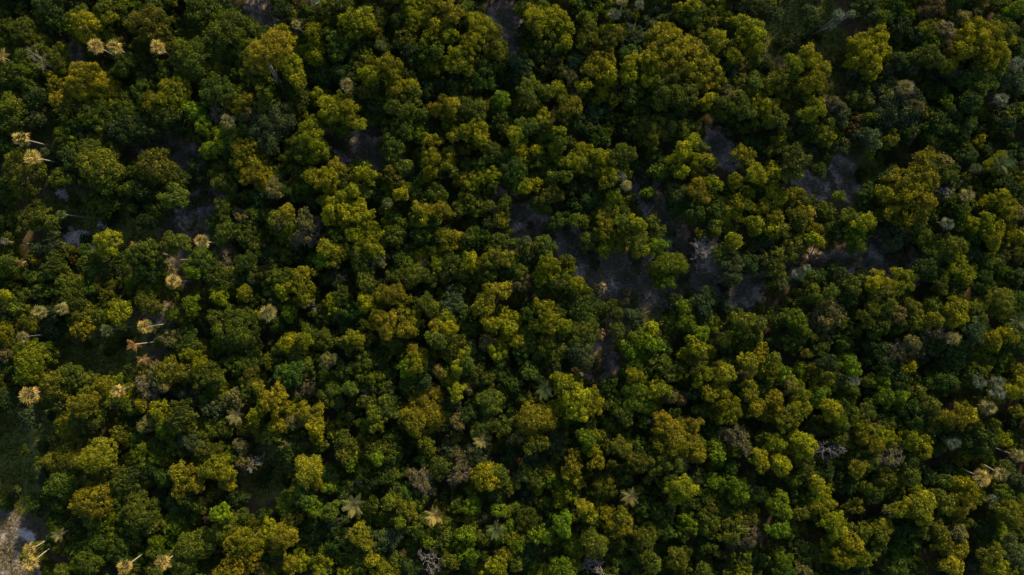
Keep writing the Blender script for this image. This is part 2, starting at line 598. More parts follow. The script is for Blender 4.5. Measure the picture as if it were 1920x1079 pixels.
VARS = {}
SIZES = [(1.1, 3), (1.6, 5), (2.2, 5), (3.2, 3), (4.6, 2), (6.2, 1)]
for form in ('dome', 'loose', 'twig'):
    VARS[form] = []
    for R, ns in SIZES:
        if form == 'twig' and R > 4.6:
            continue
        vs = []
        for s in range(ns if form != 'twig' else max(2, ns - 2)):
            seed = 1000 * int(R * 10) + 17 * s + {'dome': 1, 'loose': 2, 'twig': 3}[form]
            V, LV, cen, D, cz, rl, rng = make_crown(form, R, seed, L=0.25 if R < 4 else 0.28, W=0.15 if R < 4 else 0.17, cover=1.2)
            me = mesh_np('crown', V, np.arange(len(V)).reshape(-1, 4), mat=M_LEAF, attrs={'leafv': ('FLOAT', LV)})
            br = branch_mesh(cen, R, D, cz, rl, rng, form)
            vs.append((me, br, D, R))
        VARS[form].append((R, vs))

def trunk_mesh(seed, mat, r0=1.0):
    rng = np.random.default_rng(seed)
    zs = np.array([0, 0.05, 0.15, 0.4, 0.7, 1.0, 1.04])
    wob = rng.normal(size=(7, 2)) * 0.25
    wob[0] = wob[1] = wob[-1] = wob[-2] = 0
    pts = np.stack([wob[:, 0], wob[:, 1], zs], -1)
    rad = np.array([1.7, 1.25, 1.0, 0.92, 0.82, 0.74, 0.7]) * r0
    V, F = tube(pts * np.array([1, 1, 10]), rad, 8)
    V[:, 2] /= 10
    return mesh_np('trunk', V, F, mat=mat, smooth=True)
TRUNKS = [trunk_mesh(s, M_BARK) for s in range(5)]
TRUNKS_PALE = [trunk_mesh(s + 20, M_TWIG) for s in range(3)]

# ------------------------------------------------------------------ crowns read off the photograph, tile by tile
# each entry: x y radius tone, in quarter pixels of the photo from the tile's corner; capital tone = dense domed crown
TILES = {
(0, 0): "150 230 115 G;630 180 120 Y;380 190 80 d;150 540 165 g;430 430 90 k;800 130 60 y;760 40 60 g;960 110 100 d;1130 190 150 k;1450 430 190 G;1720 280 200 G;1510 90 150 G;1230 30 150 d;920 470 80 g;1080 540 120 d;610 590 165 O;410 640 95 o;780 700 135 O;560 810 160 K;450 760 80 o;720 840 110 g;1290 680 115 Y;1170 760 85 y;1060 670 90 g;1440 830 78 L;1515 930 62 L;960 850 150 G;920 960 140 d;1220 850 110 g;1650 690 140 e;1640 850 90 p;1790 780 85 o;1850 860 70 p;1710 1030 105 L;60 790 110 K;70 900 105 g;600 970 100 b;730 1050 70 g;460 1040 80 g;250 730 100 d;100 20 110 d;350 50 140 d;560 120 80 g;830 560 80 d;1300 500 70 d;1080 960 120 d;1620 580 80 d;1900 600 80 d;1880 1000 80 g;40 560 80 d;250 880 70 b;1330 960 80 d",
(480, 0): "180 280 110 y;40 370 90 y;100 480 65 y;250 500 105 y;310 600 65 y;430 240 72 y;395 370 48 g;540 230 90 g;600 330 110 g;560 430 150 D;520 560 120 d;450 700 45 y;420 760 55 g;300 720 100 g;740 160 110 y;860 220 60 o;880 130 90 g;760 250 90 d;600 60 100 g;490 20 60 y;1140 60 85 y;1240 30 75 y;1350 40 75 o;1180 150 85 y;1270 130 65 y;1350 190 68 y;1460 90 85 o;1570 120 85 g;1450 260 65 y;1300 290 75 y;1360 370 55 g;1250 380 72 g;1670 220 115 y;1760 300 120 k;1820 390 85 g;1600 340 85 y;1520 390 65 y;1640 430 90 g;1300 470 98 o;1440 460 58 y;1520 480 75 y;860 470 58 y;740 500 62 g;860 550 72 y;790 560 52 y;1010 500 85 y;1000 560 72 g;900 650 62 g;760 690 55 g;1050 660 65 y;1155 650 70 y;1150 700 75 g;1140 560 62 g;960 770 72 g;1080 800 95 k;630 740 55 y;530 770 72 y;560 830 85 y;650 830 85 y;600 900 115 l;710 880 62 y;760 930 55 y;700 740 55 g;1390 800 85 o;1470 780 62 o;1440 870 62 o;1600 820 92 g;1670 830 82 k;1440 930 70 L;1660 940 72 y;1680 1010 72 y;1570 980 62 y;1490 1010 55 o;1820 890 75 g;1880 960 65 g;1840 740 72 L;1010 1020 105 g;1100 940 85 g;1200 1000 90 d;1310 1050 62 y;400 1040 115 y;80 760 110 g;110 960 140 b;80 1040 100 g;1480 650 62 g;1390 650 80 d;1280 680 90 d;1700 560 90 e;1840 520 80 d;1100 340 70 d;1160 400 80 d;1700 660 90 d;1840 620 80 b;1300 960 80 d;900 830 70 d;1250 860 60 g;1500 560 80 b;60 250 60 d;180 60 80 d",
(960, 0): "160 90 65 y;180 150 75 y;250 120 85 y;360 150 85 y;410 200 55 y;400 310 58 y;260 200 65 y;140 320 90 E;270 330 115 g;230 40 45 g;540 60 90 d;570 230 85 k;570 310 85 k;750 270 85 k;890 390 72 E;960 190 62 e;1100 170 130 b;1375 200 88 E;1260 60 45 y;1360 30 62 y;1540 40 75 y;1330 100 90 g;1480 100 82 g;1540 300 80 Y;1660 160 75 y;1760 200 85 y;1830 260 65 y;1720 320 55 y;1820 350 65 y;1670 420 62 Y;1230 450 235 o;1240 330 70 o;1040 440 70 y;1060 560 100 y;1330 610 90 y;1200 690 150 g;1350 740 100 g;1470 750 55 y;700 420 75 o;620 440 55 o;600 520 75 o;710 490 72 y;730 560 72 y;760 630 62 o;660 600 62 y;540 640 55 y;680 690 75 y;780 740 52 o;730 760 62 b;880 480 62 y;880 570 65 y;940 500 55 g;360 540 62 g;440 560 60 p;350 660 65 y;250 680 75 k;110 690 85 g;490 700 58 p;400 740 45 g;420 810 85 o;240 870 65 y;60 870 90 g;100 950 90 g;210 930 62 p;290 1000 55 L;350 980 52 y;60 1050 62 L;20 1000 62 y;420 930 62 g;360 1050 60 g;80 480 100 b;40 590 70 d;130 530 70 d;230 560 60 d;480 460 70 b;1050 970 120 k;1250 950 130 g;1100 880 70 d;900 960 90 d;740 970 120 b;640 850 110 b;830 840 80 b;900 680 90 g;1360 1060 62 y;1530 570 72 y;1560 440 80 b;1640 520 70 b;1700 620 72 g;1820 610 62 g;1780 670 72 g;1640 700 65 p;1590 770 72 g;1720 790 105 g;1830 780 82 y;1900 800 52 y;1700 890 110 b;1840 880 90 g;1860 480 120 b;1800 60 130 d;1680 280 70 g;1010 300 60 b;860 110 60 b;310 450 55 r",  # one small b crown stands for shade alone
(1440, 0): "190 340 72 b;330 90 60 b;330 170 60 d;30 110 80 b;310 430 85 y;200 490 75 y;400 540 75 o;300 540 85 y;260 640 115 k;340 610 82 y;400 690 80 g;130 640 100 k;80 600 90 k;340 820 82 y;480 780 80 p;540 850 80 b;240 900 80 b;430 1010 72 y;200 830 60 g;30 790 62 y;60 900 80 g;755 390 165 y;700 310 75 y;830 320 72 y;880 400 62 y;680 520 100 b;940 60 110 E;850 130 60 g;1060 60 60 d;1240 70 80 r;1200 150 90 b;1330 120 72 g;1340 220 75 p;1460 140 60 p;1580 90 70 p;1500 220 75 y;1590 180 55 y;1730 40 70 g;1780 160 72 e;1870 60 75 l;1790 230 80 g;1610 350 185 y;1690 260 80 y;1750 410 75 y;1700 480 75 y;1560 470 80 g;1600 590 140 e;1400 550 70 b;1350 490 62 y;1230 310 85 l;1350 350 62 r;1060 350 90 e;1150 430 80 g;1240 430 80 g;1260 520 80 b;1080 520 60 b;1000 450 80 d;950 800 210 B;1040 680 75 p;1110 790 60 p;1280 690 90 e;1350 760 52 l;1280 930 110 E;1380 960 52 e;1220 1050 62 e;1800 880 110 b;1880 940 80 b;650 960 100 r;760 1030 80 b;1140 250 70 b;1780 560 80 d;1860 330 70 d;1540 760 80 d;1400 850 80 d;1060 980 80 d;1590 960 80 d;1450 1010 80 d;700 700 70 d",  # the pale crown atop the large B dome paints its lit top
(0, 270): "150 200 155 K;730 170 150 K;680 60 120 G;760 270 110 G;750 440 112 G;500 90 100 d;1150 170 160 K;1280 290 135 G;1080 330 110 D;1300 400 100 g;1010 480 80 d;1150 480 90 E;1100 570 80 d;240 540 110 g;60 560 80 g;250 600 62 l;380 600 52 g;790 740 112 Y;750 960 142 B;560 840 100 r;1300 740 92 g;1120 820 92 g;1000 810 62 g;1120 940 100 e;350 780 110 b;400 910 92 g;100 1030 92 g;520 1040 92 k;250 1000 80 d;60 880 62 g;40 950 45 l;1550 40 68 L;1640 20 60 l;1700 40 80 E;1830 50 92 o;1880 130 80 o;1840 190 90 o;1900 230 80 o;1680 290 80 g;1650 170 62 g;1500 190 110 d;1870 390 80 d;1680 500 82 g;1800 540 60 p;1890 520 62 g;1700 650 92 g;1860 680 112 g;1680 850 92 p;1530 900 130 E;1430 960 52 l;1850 870 82 g;1640 1000 100 g;1880 1000 60 b;30 330 80 d;390 280 60 g;620 800 50 e;900 960 70 d",
(480, 270): "380 20 110 k;40 100 72 o;60 200 85 o;60 280 92 o;130 330 62 p;420 100 62 y;330 150 55 r;240 110 62 g;600 170 58 o;510 210 45 y;420 250 75 y;540 270 75 y;640 270 72 g;560 340 62 y;400 330 82 E;710 340 52 y;790 360 62 g;820 220 68 y;920 250 62 g;1010 240 82 k;640 490 150 y;520 430 62 y;620 420 62 y;770 450 50 y;790 560 75 y;680 580 75 o;230 510 62 o;140 560 72 g;60 520 62 g;200 590 72 p;360 570 72 p;390 680 92 p;250 640 45 l;730 670 65 y;770 740 82 y;880 690 85 y;870 790 75 y;920 850 70 p;530 780 75 o;500 870 85 L;620 820 85 o;600 690 82 g;780 850 92 g;820 900 82 g;350 980 75 o;60 980 92 g;190 1000 82 g;240 1030 62 y;330 1060 62 y;620 1000 92 b;100 860 110 b;300 800 100 d;1000 580 72 y;1090 600 55 g;1030 700 72 g;1220 690 68 E;1340 700 80 d;1260 500 75 o;1320 560 65 o;1400 500 65 o;1250 560 52 y;1430 690 62 y;1500 710 55 o;1440 770 58 o;1550 770 75 y;1590 700 62 g;1600 850 55 y;1640 930 65 y;1510 870 62 g;1440 900 82 g;1530 950 105 k;1240 830 62 y;1330 820 52 y;1260 900 52 p;1140 890 85 L;1350 900 62 y;1200 980 82 k;1060 1000 72 g;1300 1000 62 g;820 1040 72 g;1300 100 62 y;1380 140 75 y;1450 70 52 o;1440 150 52 y;1300 220 62 y;1480 210 52 g;1100 170 72 g;1080 370 52 y;1120 350 62 y;1550 260 65 o;1620 290 55 y;1740 250 80 y;1740 310 82 g;1690 170 62 g;1590 160 62 g;1780 60 92 g;1860 160 100 e;1350 400 72 g;1620 450 95 k;1710 450 72 g;1620 580 75 g;1840 550 78 o;1520 490 62 g;1730 770 62 g;1820 850 82 k;1740 880 72 k;1880 950 72 g;1740 980 72 g;1860 450 62 g;1020 30 92 g;260 360 80 d;440 440 70 d;1160 480 80 d;1200 280 70 d;900 380 70 d;1060 860 80 d;1750 620 80 d",
(960, 270): "40 40 75 y;200 40 55 y;200 120 55 g;330 20 62 y;310 100 72 g;390 150 62 L;530 60 85 y;500 130 85 y;650 90 65 y;740 100 65 o;830 80 92 g;680 190 65 y;750 220 65 y;600 170 82 k;710 290 52 y;170 260 55 y;180 300 48 y;100 320 55 y;310 250 52 g;400 240 52 g;300 380 80 k;30 200 80 e;20 300 60 d;450 330 60 d;560 300 70 d;1020 360 42 L;780 380 55 L;720 470 55 L;600 420 80 d;1000 250 80 b;1110 200 72 g;1290 40 65 y;1320 80 62 y;1230 150 65 y;1270 200 55 y;1390 120 65 y;1380 180 58 o;1470 110 52 o;1400 20 62 g;1400 350 80 o;1300 430 132 E;1230 370 80 d;1360 500 72 e;1510 290 65 y;1680 280 65 y;1750 100 82 y;1840 220 75 y;1780 370 55 y;1880 260 45 y;1650 500 95 y;1620 560 85 k;1700 440 55 y;1760 450 45 g;1890 470 55 y;1820 480 45 y;1830 600 75 y;1560 500 82 g;1540 620 72 g;1670 730 68 y;1570 820 82 g;1670 850 72 g;1640 930 120 b;1860 760 90 b;1880 880 60 b;730 570 85 k;700 640 85 o;590 590 72 g;850 600 62 g;940 600 62 y;830 690 65 y;820 760 65 o;700 780 75 y;940 740 85 k;1080 660 72 g;1060 590 62 g;1090 770 75 l;590 720 72 g;850 530 62 g;1165 900 130 L;1110 970 75 L;1160 1030 62 L;260 770 82 g;270 900 85 y;290 960 85 y;240 990 75 y;410 880 62 k;420 960 55 y;350 1030 62 g;480 1050 62 y;120 870 80 d;60 960 62 g;20 740 42 g;80 1050 70 p;420 560 70 d;330 590 62 e;490 570 62 g;500 460 70 d;1780 900 80 d;480 220 70 d;920 170 60 d",
(1440, 270): "200 130 105 g;50 210 75 y;380 190 62 e;560 20 70 d;40 350 65 y;110 390 55 y;20 470 45 y;60 550 75 o;40 640 65 y;110 640 55 g;230 430 95 K;300 520 75 o;240 570 92 K;360 650 55 o;330 700 65 y;370 720 55 y;450 510 72 g;640 560 85 g;720 590 75 y;670 640 75 L;650 710 65 L;520 650 82 e;760 650 52 g;200 780 92 g;60 880 92 g;80 1030 82 g;1060 350 200 o;1150 260 80 o;1010 300 70 o;900 370 75 y;1210 430 65 o;1020 590 170 B;1140 560 75 k;950 690 100 b;900 270 80 d;770 360 82 e;1160 110 62 o;1240 80 55 y;1290 50 45 r;1340 130 62 p;1160 180 52 p;1220 170 62 b;1320 220 62 g;1720 500 155 y;1760 420 80 y;1810 540 80 y;1640 580 65 y;1700 670 85 y;1780 690 70 y;1540 610 58 y;1440 520 62 E;1530 680 82 g;1700 780 95 e;1440 930 82 y;1510 960 72 y;1310 730 75 g;1420 760 65 k;1330 800 82 g;1250 830 100 e;1200 930 90 d;1710 300 62 E;1740 160 105 e;1880 510 60 p;1890 700 55 y;1890 830 62 g;1720 930 62 e;1860 1000 72 d;1640 930 90 d;820 1010 65 o;800 1050 65 y;1000 1040 95 y;1060 1000 62 g;900 1060 65 o;1290 1030 85 g;360 1020 90 e;520 970 90 d;650 1060 60 g;1400 100 60 d;1500 80 80 d;1660 60 80 d;1860 60 70 d;1540 820 80 d;1820 330 80 d;1380 460 80 r;1580 500 70 b",  # the largest B dome paints the shaded side of the big golden crown
(0, 540): "550 80 130 G;1100 80 115 K;130 140 72 g;200 60 62 g;40 50 45 y;60 200 90 b;370 280 132 B;620 200 82 k;620 310 85 o;880 190 92 Y;740 220 62 g;30 340 65 y;60 440 82 g;220 540 150 Y;330 500 105 G;200 640 130 E;440 720 155 K;540 660 82 g;440 830 110 G;30 500 52 p;30 720 92 g;210 960 98 B;50 830 80 d;680 800 135 K;620 880 95 o;720 900 105 g;800 860 72 g;660 690 62 g;640 960 125 G;520 1040 130 Y;940 960 105 g;1170 920 75 y;1220 1040 65 L;1080 1030 70 p;1340 960 105 g;1050 880 52 o;1250 380 72 p;1150 640 62 p;1120 750 100 p;1200 730 52 p;1410 500 75 y;1400 420 82 g;1310 540 65 y;1260 630 105 k;1400 640 85 g;1520 590 62 y;1560 660 95 g;1770 330 185 G;1720 240 95 G;1600 220 62 g;1630 50 75 y;1820 40 65 y;1420 130 65 L;1300 200 62 l;1540 840 72 e;1420 800 90 b;1760 820 72 p;1850 760 82 g;1870 680 75 k;1900 950 55 y;1680 1040 72 g;1500 980 95 b;1600 900 80 b;1890 590 80 d;870 700 52 y;770 720 62 o;280 60 60 d;1240 780 70 b;860 850 50 d",
(480, 540): "190 20 62 y;340 20 92 y;240 190 62 L;130 80 92 b;500 200 98 G;360 90 52 p;260 290 80 d;640 40 82 g;710 180 75 E;810 110 75 Y;1000 40 85 o;1060 20 65 o;1080 160 45 y;950 130 52 o;1090 80 62 o;970 270 85 o;930 220 62 o;1010 290 65 y;1140 230 75 o;1120 320 72 o;870 270 45 o;800 280 62 E;720 370 65 o;790 400 75 o;680 430 62 g;800 470 62 g;1270 130 92 k;1420 250 75 y;1350 310 65 o;1440 310 65 y;1350 390 72 g;1470 420 85 k;1590 310 75 E;1470 110 100 b;1360 200 72 b;1710 130 85 O;1760 20 65 o;1860 20 65 o;1760 270 65 y;1870 220 75 y;1900 300 65 y;1850 420 75 y;1740 410 75 p;1800 480 65 y;1200 500 75 o;1210 570 75 y;1150 600 92 L;300 450 85 y;230 420 75 y;350 400 65 y;170 470 62 g;320 540 92 g;200 540 80 d;460 400 92 g;410 620 62 g;250 650 100 e;520 550 62 p;560 660 82 k;680 620 82 g;790 640 62 k;800 560 72 g;1010 400 72 g;1020 640 62 d;1560 500 75 y;1520 600 65 y;1580 560 62 g;1480 690 45 y;1430 680 52 y;1350 620 52 p;1590 680 75 L;1700 690 62 b;1830 600 82 e;1500 780 62 y;1580 750 52 p;1280 770 72 p;1170 760 62 g;900 690 75 l;980 750 62 g;840 850 72 g;980 900 82 g;870 950 62 k;700 760 62 g;560 800 92 g;590 850 62 b;660 980 82 E;130 840 95 o;170 940 75 o;230 900 52 o;410 960 85 o;330 740 92 p;280 1010 62 p;160 1040 75 o;30 980 55 L;10 750 52 o;430 1050 65 y;1260 930 185 O;1190 1010 95 O;1760 860 115 G;1480 860 62 b;1510 1010 62 p;1600 960 72 d;800 1030 52 L;900 1020 72 k;1700 1040 82 g;1850 1030 72 g;920 490 90 d;560 380 70 d;1260 680 70 d;140 740 70 d;1680 540 70 d",
(960, 540): "20 230 55 y;40 400 65 y;240 140 65 y;270 240 85 y;210 280 65 y;370 280 65 y;350 180 62 k;130 200 62 E;500 150 160 E;540 320 145 G;510 480 120 B;250 400 75 k;170 450 92 g;150 370 82 g;750 170 85 g;790 330 62 g;930 240 82 b;1030 330 78 Y;950 400 75 l;880 460 75 L;970 480 85 L;1060 430 70 l;1070 490 62 L;960 630 85 l;920 660 62 y;1160 610 105 g;1300 160 62 L;1320 270 80 L;1480 270 85 L;1430 350 62 l;1240 110 72 d;1450 120 100 b;1580 120 80 b;1600 390 58 K;1390 440 75 y;1470 480 65 y;1300 510 55 y;1390 560 85 k;1280 580 62 g;1240 450 62 d;1740 250 75 k;1770 330 85 g;1770 410 75 k;1860 270 62 g;1860 500 75 o;1780 560 75 o;1770 650 62 p;1560 600 65 o;1610 650 75 o;1440 680 80 y;1490 720 45 o;1100 700 55 y;1100 760 75 Y;1190 810 62 p;1265 830 65 p;1490 800 65 y;1560 780 75 y;1590 850 65 y;1470 920 85 y;1640 940 85 y;930 780 85 L;960 860 85 l;400 760 95 y;480 710 65 y;590 830 85 y;580 900 75 y;490 870 92 y;400 970 85 L;340 900 65 y;560 980 85 g;170 980 135 O;60 820 72 e;130 630 72 e;80 580 62 d;320 580 52 b;420 670 62 d;790 900 92 g;740 740 80 e;820 830 62 g;840 960 82 g;1150 1040 95 o;1260 1040 65 o;1360 1040 65 o;1840 910 65 o;1890 950 55 o;1760 860 82 g;1780 790 72 k;1350 790 62 b;1200 950 72 e;1640 480 70 d;1150 470 60 d;1680 740 80 d;200 680 60 d;1000 560 60 d",
(1440, 540): "230 250 80 L;260 320 65 L;240 130 52 E;190 420 72 E;110 220 62 b;460 210 155 P;430 320 110 b;620 60 85 E;780 50 82 e;900 80 85 k;1000 60 65 k;350 30 62 g;470 40 62 g;780 200 95 k;900 190 82 g;980 210 75 p;840 280 82 g;960 290 72 g;1100 180 85 k;1130 260 72 k;1230 130 72 g;1410 170 100 Y;1430 230 70 y;1750 100 122 K;1570 200 82 g;1250 240 65 o;1300 320 100 p;1680 390 85 Y;1800 370 75 Y;1400 480 150 D;1350 590 120 D;1590 540 95 K;1560 620 72 g;1720 560 72 e;970 480 90 p;1080 540 42 r;900 560 62 b;1180 480 82 b;1100 420 62 p;700 400 90 d;580 420 62 E;600 560 85 L;640 600 62 l;450 560 80 d;250 640 55 L;130 650 65 L;50 550 65 k;30 600 65 y;540 700 52 b;340 700 62 b;180 740 62 p;900 640 72 e;980 600 62 d;890 700 62 L;1340 710 85 E;890 800 90 L;1010 810 55 L;1140 790 75 k;610 810 85 L;240 790 85 y;380 810 75 L;60 830 65 o;40 930 85 o;100 940 55 o;480 920 85 Y;520 980 82 l;240 930 95 y;160 980 82 k;720 960 95 g;850 970 82 e;1100 960 110 e;1250 900 72 g;1420 970 85 o;1500 960 75 o;1530 1020 82 k;1890 650 65 o;1890 770 85 y;800 1060 72 p;900 1060 65 y;720 1040 65 y;1550 320 80 b;1000 700 70 d;760 740 70 d;420 680 70 b;1180 900 60 d",
(0, 809): "520 190 170 K;730 190 150 O;470 370 150 G;740 350 150 K;660 540 150 O;880 480 105 g;930 380 92 g;700 640 110 G;300 310 72 b;1040 620 150 G;960 690 105 g;1170 560 110 e;1310 700 112 L;600 900 145 G;760 800 130 G;640 980 115 G;900 890 120 e;1440 860 142 G;1380 960 105 g;1040 160 85 l;1160 200 62 L;1050 260 62 k;1230 20 75 L;1140 290 100 d;1330 330 75 o;1440 330 85 o;1350 420 80 o;1460 410 65 o;1400 490 85 k;1490 560 62 g;1320 540 90 d;1560 160 95 k;1620 280 112 o;1680 350 85 o;1790 110 62 p;1830 230 60 p;1760 500 90 d;1420 80 92 b;1650 620 75 L;1690 740 105 k;1780 880 105 o;1860 830 95 y;1860 950 85 o;1720 1050 95 o;1820 640 62 g;160 150 40 g;560 700 70 d;1000 320 60 d;1560 620 60 r",
(480, 809): "460 40 55 Y;120 40 75 k;230 100 52 p;350 90 52 p;380 290 112 O;440 340 80 o;370 450 82 g;350 500 82 e;440 580 65 L;260 650 75 k;850 110 105 k;1020 180 75 G;660 170 75 k;700 240 55 L;900 210 55 L;990 320 95 G;560 330 62 e;540 420 65 L;850 370 82 e;680 90 72 g;1530 210 92 P;1540 310 85 p;1660 180 92 b;1240 370 88 p;1710 340 105 Y;1780 380 75 y;1840 320 62 g;1000 540 75 k;1130 600 75 k;980 680 62 g;1080 690 45 L;1200 740 75 g;870 560 62 g;850 640 62 g;1070 470 62 b;1200 490 100 b;580 670 92 b;560 600 72 g;460 780 90 d;600 820 100 e;100 780 90 y;200 790 80 o;160 870 65 y;300 970 95 y;250 1010 65 o;480 1030 75 Y;510 950 65 y;40 1050 52 p;780 790 85 o;840 850 65 o;700 800 52 p;870 960 52 o;970 820 110 b;800 940 82 g;1600 580 65 L;1820 610 55 L;1700 650 52 b;1570 790 75 L;1590 930 75 L;1730 860 65 E;1290 830 62 l;1160 880 62 e;1450 980 65 K;1400 820 72 g;1380 720 62 g;1810 1030 75 y;1880 930 65 o;1500 560 62 g;960 1050 82 y;1050 1060 55 o;1160 300 80 d;300 620 60 d;1300 220 90 d;1420 480 70 d;1680 780 70 d",
(960, 809): "1250 100 170 O;1200 40 95 o;1380 180 70 o;1240 180 110 p;1180 240 120 g;1270 420 95 y;1240 490 65 y;1150 390 62 g;600 140 65 y;640 240 55 o;560 60 75 L;650 40 65 k;460 230 75 o;430 310 65 o;500 390 48 o;700 430 115 K;350 470 55 Y;440 480 65 Y;360 540 55 y;540 580 65 o;580 640 65 o;700 610 65 o;830 640 55 o;800 720 85 o;100 660 122 G;380 700 85 l;230 790 75 L;620 860 115 K;780 860 82 b;1010 800 115 K;980 920 75 k;1000 580 72 e;1120 640 95 G;1150 730 80 e;1470 540 105 K;1480 680 108 K;1740 640 130 K;1760 780 112 p;1660 740 100 k;1680 420 95 l;1670 500 55 L;1240 970 85 K;1250 830 80 d;1440 860 62 E;1060 1000 72 g;1700 60 105 p;1690 130 70 k;1880 60 62 g;1870 220 75 y;1530 60 62 g;1540 170 75 l;800 120 85 k;860 320 82 g;960 230 82 k;150 340 92 k;180 90 92 k;320 80 100 b;300 370 75 l;40 40 52 p;1690 200 62 b;380 1050 95 L;470 1010 60 y;40 860 65 L;130 900 62 b;30 1000 62 g;1180 570 62 b;1290 580 62 d;1860 480 62 g;1440 1050 62 g;1740 1060 55 y;1560 940 62 b;1380 340 80 d;850 480 60 g;230 200 60 d;1560 360 70 d;900 760 70 d",
(1440, 809): "60 90 85 Y;140 110 75 y;280 110 105 Y;60 220 75 o;110 260 75 y;200 370 65 L;370 400 65 o;350 565 80 Y;450 540 55 y;90 560 95 l;240 620 62 k;80 740 75 l;500 700 95 y;600 760 35 L;580 60 62 p;720 50 65 o;850 40 85 y;930 80 65 y;820 110 55 o;680 280 65 o;760 200 82 g;930 190 85 p;1070 60 75 y;1150 90 75 y;1180 150 65 y;1080 240 72 g;900 350 85 k;1010 360 55 o;1080 330 72 g;1520 60 82 e;1640 60 105 E;1370 300 72 b;1500 460 105 Y;1590 490 78 Y;650 560 75 k;800 430 82 g;1000 590 65 y;1150 560 95 o;1180 640 75 o;1200 500 62 p;1110 450 55 y;920 610 52 p;1340 550 75 k;1470 560 85 o;1400 700 95 k;1440 770 75 p;1280 740 65 k;1160 760 52 g;850 750 85 o;700 760 75 k;1040 760 105 E;980 680 80 d;500 910 95 y;560 960 85 y;670 950 85 l;730 960 55 y;640 840 75 o;800 850 105 g;290 920 82 e;260 1040 62 p;120 1030 85 l;1330 840 75 k;1440 900 75 o;1400 1020 75 o;1700 940 85 k;1730 1030 65 y;1850 640 95 o;1800 600 72 k;1840 920 120 B;980 1010 100 e;1090 920 52 r;690 1030 72 b;1870 370 72 b;1780 470 72 g;1870 510 62 g;420 320 80 d;560 420 70 d;1240 380 80 d;1650 760 80 d;200 860 80 d;1560 960 70 d;560 320 60 d",
}
# fan palms: x y radius tone (photo pixels, crown centre); tones a amber (sunlit look), s straw, v green, c cool pale (partly shaded look)
FAN = "179 86 16 a;215 89 16 a;296 90 15 a;429 229 15 s;39 260 16 a;61 295 16 a;115 402 10 v;379 453 16 a;327 528 15 a;271 614 15 a;221 733 14 a;56 740 19 a;77 585 15 s;117 580 14 s;200 620 13 v;45 632 12 s;54 1033 14 a;56 1058 16 a;235 1063 15 a;306 1056 17 a;555 47 11 s;592 5 12 c;713 86 12 v;650 160 15 s;727 380 12 v;502 587 18 s;987 453 12 v;1175 348 12 s;1162 330 13 c;1152 27 13 c;1168 3 12 s;1572 28 13 c;1596 27 10 c;1560 50 10 c;1877 187 15 c;1905 120 16 c;1697 165 18 s;1814 367 15 s;1830 317 13 v;1775 420 14 c;1497 515 15 c;1515 503 10 c;1467 532 14 v;1833 716 15 c;1866 718 16 c;1870 737 15 c;1852 764 17 s;1602 715 12 c;1787 831 15 c;1842 897 17 a;1877 890 15 s;1862 938 13 c;1908 856 15 s;1785 635 15 s;1200 8 10 c;10 453 9 c"
FEATHER = "443 780 18 s;665 946 23 s;815 968 19 a;930 994 19 v;1182 932 18 s;902 826 15 s;1020 732 19 v;1908 602 19 v;1878 308 24 v;3 107 17 a;110 1004 14 s"
DEADPALM = "43 493 9;252 459 7;333 488 11;252 646 12;268 674 9;292 683 8"
BARE = "68 112 22;1180 62 22;687 737 17;1118 1058 20;805 1050 24;1556 848 24;666 917 9;1416 919 9;1320 466 20;1783 350 17;467 872 15;578 570 13;1712 741 10"

def pal_jit(c, rnd, v=0.26):
    f = rnd.uniform(1 - v, 1 + v)
    return tuple(max(0.004, x * f * rnd.uniform(0.93, 1.07)) for x in c)

trees = []
for (ox, oy), s in TILES.items():
    for e in s.split(';'):
        x, y, r, t = e.split()
        X_, Y_, r_ = ox + float(x) / 3.996, oy + float(y) / 3.996, float(r) / 3.996
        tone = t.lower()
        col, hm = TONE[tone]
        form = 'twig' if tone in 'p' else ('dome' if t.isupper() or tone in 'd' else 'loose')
        if t == 'P':
            form = 'dome'
        rm = r_ * K * 0.945
        h = hm + 0.45 * (rm - 2.0) + R0.gauss(0, 0.95)
        h = max(h, 3.2, 1.25 * rm + 1.2)
        zc = h - 0.45 * rm
        wx, wy = px(X_, Y_, zc)
        trees.append(dict(x=wx, y=wy, r=rm, h=h, tone=tone, form=form))
trees.sort(key=lambda t: -t['r'])
fans = [dict(zip('xyrt', (float(a), float(b), float(c), d))) for a, b, c, d in (e.split() for e in FAN.split(';'))]
feathers = [dict(zip('xyrt', (float(a), float(b), float(c), d))) for a, b, c, d in (e.split() for e in FEATHER.split(';'))]
deads = [tuple(map(float, e.split())) for e in DEADPALM.split(';')]
bares = [tuple(map(float, e.split())) for e in BARE.split(';')]

NT, NS = 300, 300
ind = trees[:NT]
small = trees[NT:NT + NS]
rest = trees[NT + NS:]

